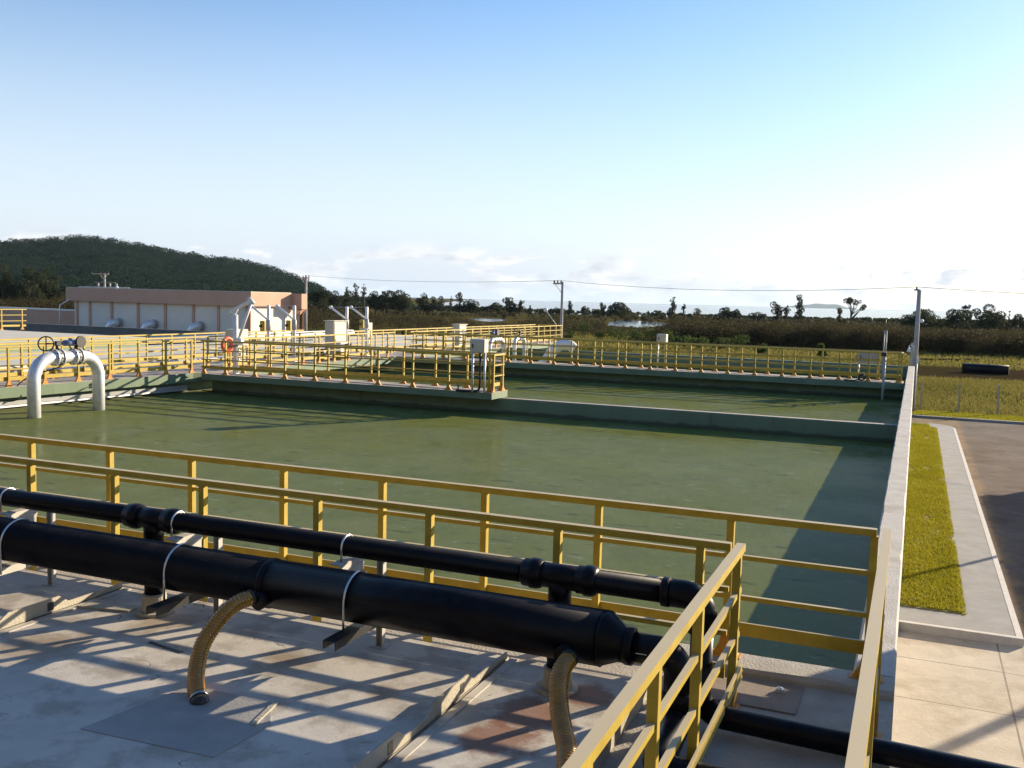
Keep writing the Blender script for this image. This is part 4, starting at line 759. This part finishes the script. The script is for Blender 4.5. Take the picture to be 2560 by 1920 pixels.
def tree(px, top, wpx, d, kindt, label, lm=None, cat='tree', base=ZG, dens=1.0):
    g = ground_at(px, d, base); T = at_range(px, top, d).z; h = max(1.5, T-base); w = wpx/FOC*d*(1.3 if kindt in ('round', 'low') else 1.1); R0 = w/2
    nm = {'round': 'broadleaf_tree', 'sparse': 'open_crowned_tree', 'col': 'slender_tree', 'cone': 'conical_tree', 'umb': 'umbrella_tree', 'low': 'bushy_tree'}[kindt]
    o = thing(nm, g, label, cat, 'trees along the horizon')
    C = []; Rr = []; tr = MB(); ends = []
    rx = lambda q: random.gauss(0, q)
    if kindt in ('round', 'low'):
        k = 9 if kindt == 'round' else 7; zlo = .25 if kindt == 'round' else .15
        for i in range(k):
            a = 2*math.pi*i/k+rx(.3); q = random.uniform(.35, .75); C.append((R0*q*math.cos(a), R0*q*math.sin(a), h*random.uniform(zlo, .8))); Rr.append(R0*random.uniform(.28, .48))
        C += [(rx(.1)*R0, 0, h-R0*.36), (0, 0, h*.45)]; Rr += [R0*.40, R0*.66]
    elif kindt == 'umb':
        for i in range(16):
            a = 2*math.pi*i/16+rx(.3); q = random.uniform(.2, .95); C.append((R0*q*math.cos(a), R0*q*math.sin(a), h*(.93-.28*q*q)+rx(.03)*h)); Rr.append(R0*random.uniform(.13, .24))
    elif kindt == 'sparse':
        for i in range(15):
            a = random.uniform(0, 6.28); z = random.uniform(.22, .93); q = random.uniform(.1, .8)*(1.1-.45*z); C.append((R0*q*math.cos(a), R0*q*math.sin(a), h*z)); Rr.append(R0*random.uniform(.26, .46))
        C.append((rx(.1), 0, h-R0*.2)); Rr.append(R0*.22)
    elif kindt == 'col':
        for i in range(11):
            z = .25+.72*i/10; C.append((rx(.28)*R0, rx(.28)*R0, h*z)); Rr.append(R0*random.uniform(.45, .75)*(1 if z < .8 else .75))
    elif kindt == 'cone':
        for i in range(12):
            z = .2+.76*i/11; q = R0*(1.05-.8*z); a = random.uniform(0, 6.28); C.append((q*.5*math.cos(a), q*.5*math.sin(a), h*z)); Rr.append(q*random.uniform(.5, .75)+.1)
    tr.tube([(0, 0, -.1), (rx(.15), rx(.15), h*.35), (rx(.2), rx(.2), h*.72)], [h*.03+.05, h*.022+.03, h*.01+.02], 8)
    for c, r_ in zip(C, Rr):
        z0 = h*random.uniform(.2, .5); tr.tube([(0, 0, min(z0, c[2]*.8)), (c[0]*.45, c[1]*.45, (z0+c[2])/2), c], [h*.012+.03, h*.009+.02, .02], 6)
    b = MB(); b.v = [tuple(Vector(v)+g) for v in tr.v]; b.f = tr.f; b.sm = tr.sm; b.build('trunk', M_bark, o)
    C = np.array(C)+np.array(g); vol = sum(r*r for r in Rr); sz = max(.16, d*.0013)
    n = int(min(7000, dens*vol*{'round': 20, 'low': 20, 'umb': 16, 'sparse': 18, 'col': 22, 'cone': 22}[kindt]/(sz*sz)))
    quads_obj('crown', leaf_quads(C, Rr, max(60, n), sz), lm or M_leafA, o)
    return o
K1 = lambda x, y: (800+.40687*x, 640+.40687*y)
K2 = lambda x, y: (1700+.38879*x, 660+.38879*y)
Cc = lambda x, y: (.3888*x, 560+.3888*y)
TR = [
 (K1, 160, 190, 30, 330, 'col', 'slim dark tree by the foot of the hill'), (K1, 212, 165, 62, 330, 'sparse', 'tall ragged tree, highest left of picture centre'), (K1, 262, 172, 46, 335, 'sparse', 'tall ragged tree just right of the highest left one'),
 (K1, 335, 210, 95, 330, 'round', 'round dark tree between ragged trees and the broad dome tree'), (K1, 388, 214, 55, 340, 'round', 'narrow dark tree touching the broad dome tree on its left'), (K1, 480, 203, 150, 330, 'round', 'broad dome shaped tree above the davit cranes'),
 (K1, 632, 225, 84, 340, 'round', 'round tree standing alone right of the broad dome tree'), (K1, 684, 247, 60, 345, 'low', 'low tree joined to round tree right of the dome'), (K1, 738, 245, 56, 345, 'round', 'small round tree left of the leaning open tree'),
 (K1, 797, 246, 28, 350, 'sparse', 'thin leaning tree left of a tall open tree'), (K1, 852, 220, 74, 345, 'sparse', 'tall open tree in middle of the left tree line'), (K1, 920, 262, 92, 345, 'round', 'dark bushy tree below the tall open tree'),
 (K1, 1065, 296, 110, 380, 'low', 'low dark trees clump left of the twin crowned tree'), (K1, 1165, 250, 92, 350, 'round', 'twin crowned tree left of the slim electric pole'), (K1, 1222, 270, 62, 350, 'sparse', 'feathery tree right behind the twin crowned tree'),
 (K1, 1282, 302, 34, 380, 'cone', 'tiny conical tree left of the slim electric pole'), (K1, 1365, 318, 50, 400, 'low', 'tiny low tree close left of the slim electric pole'), (K1, 1465, 318, 60, 400, 'low', 'low bush behind the slim electric pole'),
 (K1, 1526, 278, 38, 360, 'col', 'slender tree just right of the slim electric pole'), (K1, 1615, 305, 52, 380, 'low', 'small low tree between two slender ones right of centre'), (K1, 1728, 288, 40, 370, 'col', 'slender tree left of a wide bushy one right of centre'),
 (K1, 1690, 322, 70, 380, 'low', 'dark low bush left of wide bushy tree'), (K1, 1810, 280, 100, 370, 'round', 'wide bushy tree right of picture centre'), (K1, 1860, 318, 90, 380, 'low', 'low skirt of bush right of wide bushy tree'), (K1, 2008, 335, 24, 400, 'cone', 'tiny dark tree above the pond'),
 (K1, 2155, 248, 68, 340, 'cone', 'tall dark conical tree standing alone right of centre'), (K1, 2060, 350, 100, 400, 'low', 'low bushes left of tall conical tree'),
 (K2, 10, 250, 42, 345, 'sparse', 'thin open tree just right of the tall conical one'), (K2, 95, 282, 58, 370, 'sparse', 'small open round tree between conical tree and bushy pair'), (K2, 285, 274, 92, 350, 'round', 'bushy tree, left of a close pair at right'),
 (K2, 350, 286, 64, 350, 'round', 'bushy tree, right of a close pair at right'), (K2, 490, 318, 110, 380, 'low', 'low wide bush left of the tall columnar tree'), (K2, 608, 252, 100, 330, 'sparse', 'spreading tree left of the tall columnar tree'),
 (K2, 668, 265, 56, 330, 'sparse', 'small open tree touching the tall columnar tree'), (K2, 750, 206, 66, 320, 'col', 'tall columnar tree with spiky top on the right'), (K2, 1088, 215, 152, 310, 'umb', 'large open umbrella tree with visible branches'),
 (K2, 1008, 276, 56, 320, 'sparse', 'small bough tree at left foot of umbrella tree'), (K2, 1180, 340, 60, 380, 'low', 'low bush right of the umbrella tree'), (K2, 1290, 348, 80, 380, 'low', 'low bush under the distant masts'),
 (K2, 1540, 280, 196, 250, 'round', 'dense dark dome tree right beside the electric pole'), (K2, 1460, 322, 80, 250, 'low', 'dark bush at left foot of the dome tree'), (K2, 1640, 330, 110, 260, 'low', 'low dark bush between dome tree and right grove'),
 (K2, 1770, 284, 140, 250, 'round', 'dark rounded tree at left of the right grove'), (K2, 1825, 254, 96, 255, 'umb', 'bare branched tree rising over the right grove'), (K2, 1960, 252, 134, 250, 'round', 'tallest leafy tree of the right grove'),
 (K2, 2045, 298, 120, 255, 'round', 'dark round tree on right side of the grove'), (K2, 2097, 300, 16, 300, 'col', 'tiny palm-like slim tree over the right grove'), (K2, 2155, 318, 96, 250, 'round', 'low round tree at the right picture edge'), (K2, 2240, 320, 90, 250, 'round', 'dark round tree cut by the right picture edge'),
 (Cc, 40, 250, 150, 230, 'round', 'big dark tree at left picture edge below hill'), (Cc, 190, 272, 170, 230, 'round', 'big dark tree second from left below hill'), (Cc, 310, 275, 120, 235, 'round', 'dark tree third from left below hill'), (Cc, 385, 330, 90, 235, 'round', 'dark tree nearest the peach building roof corner'), (Cc, -80, 270, 160, 230, 'round', 'dark tree cut by the left picture edge'),
 (Cc, 1480, 395, 90, 240, 'low', 'bushy tree rising just behind the building roof right part'), (Cc, 1300, 400, 130, 240, 'low', 'bushy tree top behind the middle of building roof'), (Cc, 1720, 415, 160, 240, 'low', 'bushy tree top behind the building end wall'),
 (Cc, 2060, 400, 110, 300, 'round', 'dark tree right of building pole at hill foot'), (Cc, 2150, 425, 100, 310, 'low', 'dark low tree where the hill slope ends'), (Cc, 2230, 425, 90, 320, 'low', 'dark low tree left of slim dark tree'),
]
for K, x, y, w_, d, kd, lab in TR:
    (u, v) = K(x, y); (u2, _) = K(x+w_, y); tree(u, v, (u2-u), d, kd, lab, M_leafB if kd in ('sparse', 'umb') else M_leafA)
# scrub belt: one far-off mass
def belt(n, u0, u1, d0, d1, hfun, size, seed):
    r = np.random.default_rng(seed); C = []; Rr = []
    for _ in range(n):
        u = r.uniform(u0, u1); d = r.uniform(d0, d1)
        h = hfun(u, d)*r.uniform(.72, 1.08)
        if h < .4: continue
        g = ground_at(u, d); k = 3
        for j in range(k):
            rad = h*r.uniform(.25, .42); C.append((g.x+r.normal()*h*.4, g.y+r.normal()*h*.4, ZG+min(h-rad*.8, max(rad*.5, h*(j+.6)/k)))); Rr.append(rad)
    return C, Rr
def interp(u, pts): return float(np.interp(u, [p[0] for p in pts], [p[1] for p in pts]))
def hz(u): return 599.0+(u+4490)*.02614
TOPS = [(-200, 738), (0, 728), (180, 724), (700, 745), (800, 752), (860, 762), (1000, 768), (1150, 775), (1180, 789), (1290, 789), (1330, 775), (1500, 782), (1530, 798), (1660, 798), (1690, 780), (1800, 785), (1900, 790), (2100, 790), (2250, 797), (2400, 804), (2700, 808)]
def hnear(u, d): # height whose top is seen at TOPS line, from distance d
    return 5.95-(interp(u, TOPS)-hz(u)+15)/FOC*d
C1, R1 = belt(1500, -250, 2750, 165, 235, hnear, .5, 11)
C2, R2 = belt(900, 1650, 2750, 146, 170, lambda u, d: min(hnear(u, d), 4.3), .5, 12)
C3, R3 = belt(800, -250, 2750, 300, 390, lambda u, d: 5.95-(interp(u, TOPS)-hz(u)+6)/FOC*d if not (1180 < u < 1290 or 1530 < u < 1650) else 2.2, .6, 13)
kind(quads_obj('scrub', leaf_quads(C1+C2, R1+R2, 520000, .22, .9, .3), M_scrub), 'stuff')
kind(quads_obj('scrub', leaf_quads(C3, R3, 90000, .6, .9, .3), M_leafB), 'stuff')
SH = [(842, 862, 46, 145), (905, 846, 60, 150), (968, 848, 44, 150), (1010, 850, 50, 148), (715, 850, 60, 130), (1075, 828, 60, 165), (1150, 842, 52, 160), (1415, 838, 46, 150), (1460, 812, 40, 165), (1500, 836, 40, 150), (1535, 826, 56, 150), (1583, 830, 40, 145), (1625, 825, 60, 148), (1672, 834, 46, 140), (1712, 846, 44, 132), (1745, 848, 50, 130), (1790, 850, 40, 128), (1840, 846, 54, 128), (2058, 862, 24, 112), (1905, 866, 30, 120)]
sl_ = ['leafy shrub left of the tall cream cabinet top', 'wide leafy shrub right of the small cream box', 'rounded shrub behind the long left railings', 'rounded shrub right of another behind left railings', 'leafy shrub seen between cabinet and building', 'pale leafy shrub below the left pond', 'leafy shrub above the silver valve loops', 'round green shrub right of the slim electric pole base', 'taller shrub by the slim electric pole lamp', 'small round shrub on the field edge right of gooseneck pipe', 'wide green shrub on the field edge below the right pond', 'low shrub left of the raised cream box', 'wide bright shrub behind the raised cream box', 'green shrub just right of the raised cream box', 'low olive shrub on field edge, second right of raised box', 'round olive shrub on field edge, third right of raised box', 'small olive shrub on field edge, fourth right of raised box', 'wide olive shrub before the dark scrub at right', 'tiny bright green shrub on the field left of level gauge', 'tiny olive shrub on the field before the dark scrub']
for (u, v, w_, d), lab in zip(SH, sl_):
    g = ground_at(u, d); top = at_range(u, v-10, d).z; h = max(.9, top-ZG); w = w_/FOC*d; o = thing('shrub', g, lab, 'shrub', 'green shrubs at the field edge'); C = []; Rr = []
    for k in range(6): C.append((g.x+random.gauss(0, .22)*w, g.y+random.gauss(0, .22)*w, ZG+h*random.uniform(.3, .75))); Rr.append(min(w*.34, h*.4)*random.uniform(.7, 1.1))
    quads_obj('foliage', leaf_quads(C, Rr, 700, .22, .9, .4), M_leafC, o)
    MB().tube([tuple(g), (g.x+.05, g.y, ZG+h*.6)], [.05, .02], 6).build('stem', M_bark, o)
TOPF = [(760, 752), (850, 757), (1000, 758), (1200, 764), (1370, 770), (1500, 776), (1700, 780), (1900, 787), (2100, 790), (2700, 799)]
C4, R4 = belt(700, 760, 2750, 420, 560, lambda u, d: max(.8, 5.95-(interp(u, TOPF)-hz(u)+2)/FOC*d), .6, 17)
kind(quads_obj('scrub', leaf_quads(C4, R4, 60000, .8, .9, .3), M_leafA), 'stuff')
# lakes
def lake(u0, u1, d0, d1):
    a, b = ground_at(u0, d0), ground_at(u1, d0); c, d = ground_at(u1, d1), ground_at(u0, d1); m = (a+b)/2
    pts = []
    for k in range(28):
        t = 2*math.pi*k/28; q = 1+.12*math.sin(3*t+u0)+.06*math.sin(7*t)
        s = (math.cos(t)*q+1)/2; r_ = (math.sin(t)*q+1)/2; p = a.lerp(b, s).lerp(d.lerp(c, s), r_); pts.append((p.x, p.y, ZG+.012))
    kind(MB().add(pts, [tuple(range(28))]).build('lake', M_lake))
lake(1175, 1265, 262, 300); lake(1510, 1680, 240, 330)
kind(MB().prism([(-245, 430), (5200, 430), (9000, 17000), (-8000, 17000)], ZG+.005, ZG+.02).build('lagoon', M_lake))
# hill at the left with its forest
PROF = [(-1600, 640), (-700, 628), (-300, 618), (0, 607), (97, 601), (155, 596), (200, 592), (240, 594), (311, 601), (389, 614), (466, 626), (544, 637), (603, 642), (661, 655), (700, 665), (739, 681), (777, 696), (816, 714), (851, 733), (900, 752), (960, 768)]
HD0, HD1, HD2 = 620, 1250, 1500
cols = np.linspace(-1600, 960, 150); rows = np.linspace(0, 1, 26); V = []; 
def ridge(u): return max(0., 2.75+(hz(u)-interp(u, PROF))/FOC*HD1-ZG-11.5)
def hillz(u, s): # s 0 foot .. 1 ridge .. >1 back
    q = min(1, s); h = ridge(u)*(q**1.15*(.75+.25*math.sin(math.pi*q/2))); return ZG+h*(1+.05*math.sin(u*.021+5*s)*(1-q))
for u in cols:
    for s in rows:
        d = HD0+(HD1-HD0)*s if s <= 1 else HD1; p = ground_at(u, d); V.append((p.x, p.y, hillz(u, s)-.4))
    p = ground_at(u, HD2); V.append((p.x, p.y, ZG-1))
nr = len(rows)+1; Fh = [(i*nr+j, (i+1)*nr+j, (i+1)*nr+j+1, i*nr+j+1) for i in range(len(cols)-1) for j in range(nr-1)]
kind(MB().add(V, Fh, True).build('hill', M_hill))
hr = np.random.default_rng(5); C = []; Rr = []
for _ in range(10500):
    u = hr.uniform(-330, 950); s = hr.uniform(0, 1.02)**.9; d = HD0+(HD1-HD0)*min(1, s); p = ground_at(u, d); rad = hr.uniform(2.2, 6.5)*(1 if u < 800 else .6); C.append((p.x, p.y, hillz(u, min(1, s))+rad*.55)); Rr.append(rad)
kind(quads_obj('forest', leaf_quads(C, Rr, 300000, 1.6, .85, .75), M_forest), 'stuff')
# very far hills
def far_range(pts, d, depth, seed):
    us = np.linspace(pts[0][0], pts[-1][0], 160); V = []
    for k, u in enumerate(us):
        y = interp(u, pts)+1.2*math.sin(u*.05+seed)+.8*math.sin(u*.13+2*seed); top = 2.75+(hz(u)-y)/FOC*d
        for f, zf in ((0, 0), (.45, .62), (1, 1), (1.6, 0)):
            p = ground_at(u, d-depth+depth*f); V.append((p.x, p.y, ZG-1+(top-ZG+1)*zf))
    F = [(i*4+j, (i+1)*4+j, (i+1)*4+j+1, i*4+j+1) for i in range(len(us)-1) for j in range(3)]
    kind(MB().add(V, F, True).build('far_hills', M_farhill))
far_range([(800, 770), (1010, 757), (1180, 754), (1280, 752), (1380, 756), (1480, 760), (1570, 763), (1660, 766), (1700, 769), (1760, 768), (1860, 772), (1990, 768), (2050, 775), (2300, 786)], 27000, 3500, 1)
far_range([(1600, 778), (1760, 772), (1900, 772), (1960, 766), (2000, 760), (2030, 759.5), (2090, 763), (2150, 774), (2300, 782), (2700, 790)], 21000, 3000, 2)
# haze round the whole scene
hb = MB().box(-40000, 40000, -280, 42000, ZG-1.2, 330).build('haze', None); kind(hb, 'stuff')
hm = bpy.data.materials.new('haze_air'); hm.use_nodes = True; ht = hm.node_tree; ht.nodes.clear()
ho = N(ht, 'ShaderNodeOutputMaterial'); hv = N(ht, 'ShaderNodeVolumePrincipled'); hv.inputs['Color'].default_value = (.62, .80, 1, 1); hv.inputs['Density'].default_value = 2.6e-5; hv.inputs['Anisotropy'].default_value = .2
ht.links.new(hv.outputs[0], ho.inputs['Volume']); hb.data.materials.clear(); hb.data.materials.append(hm)
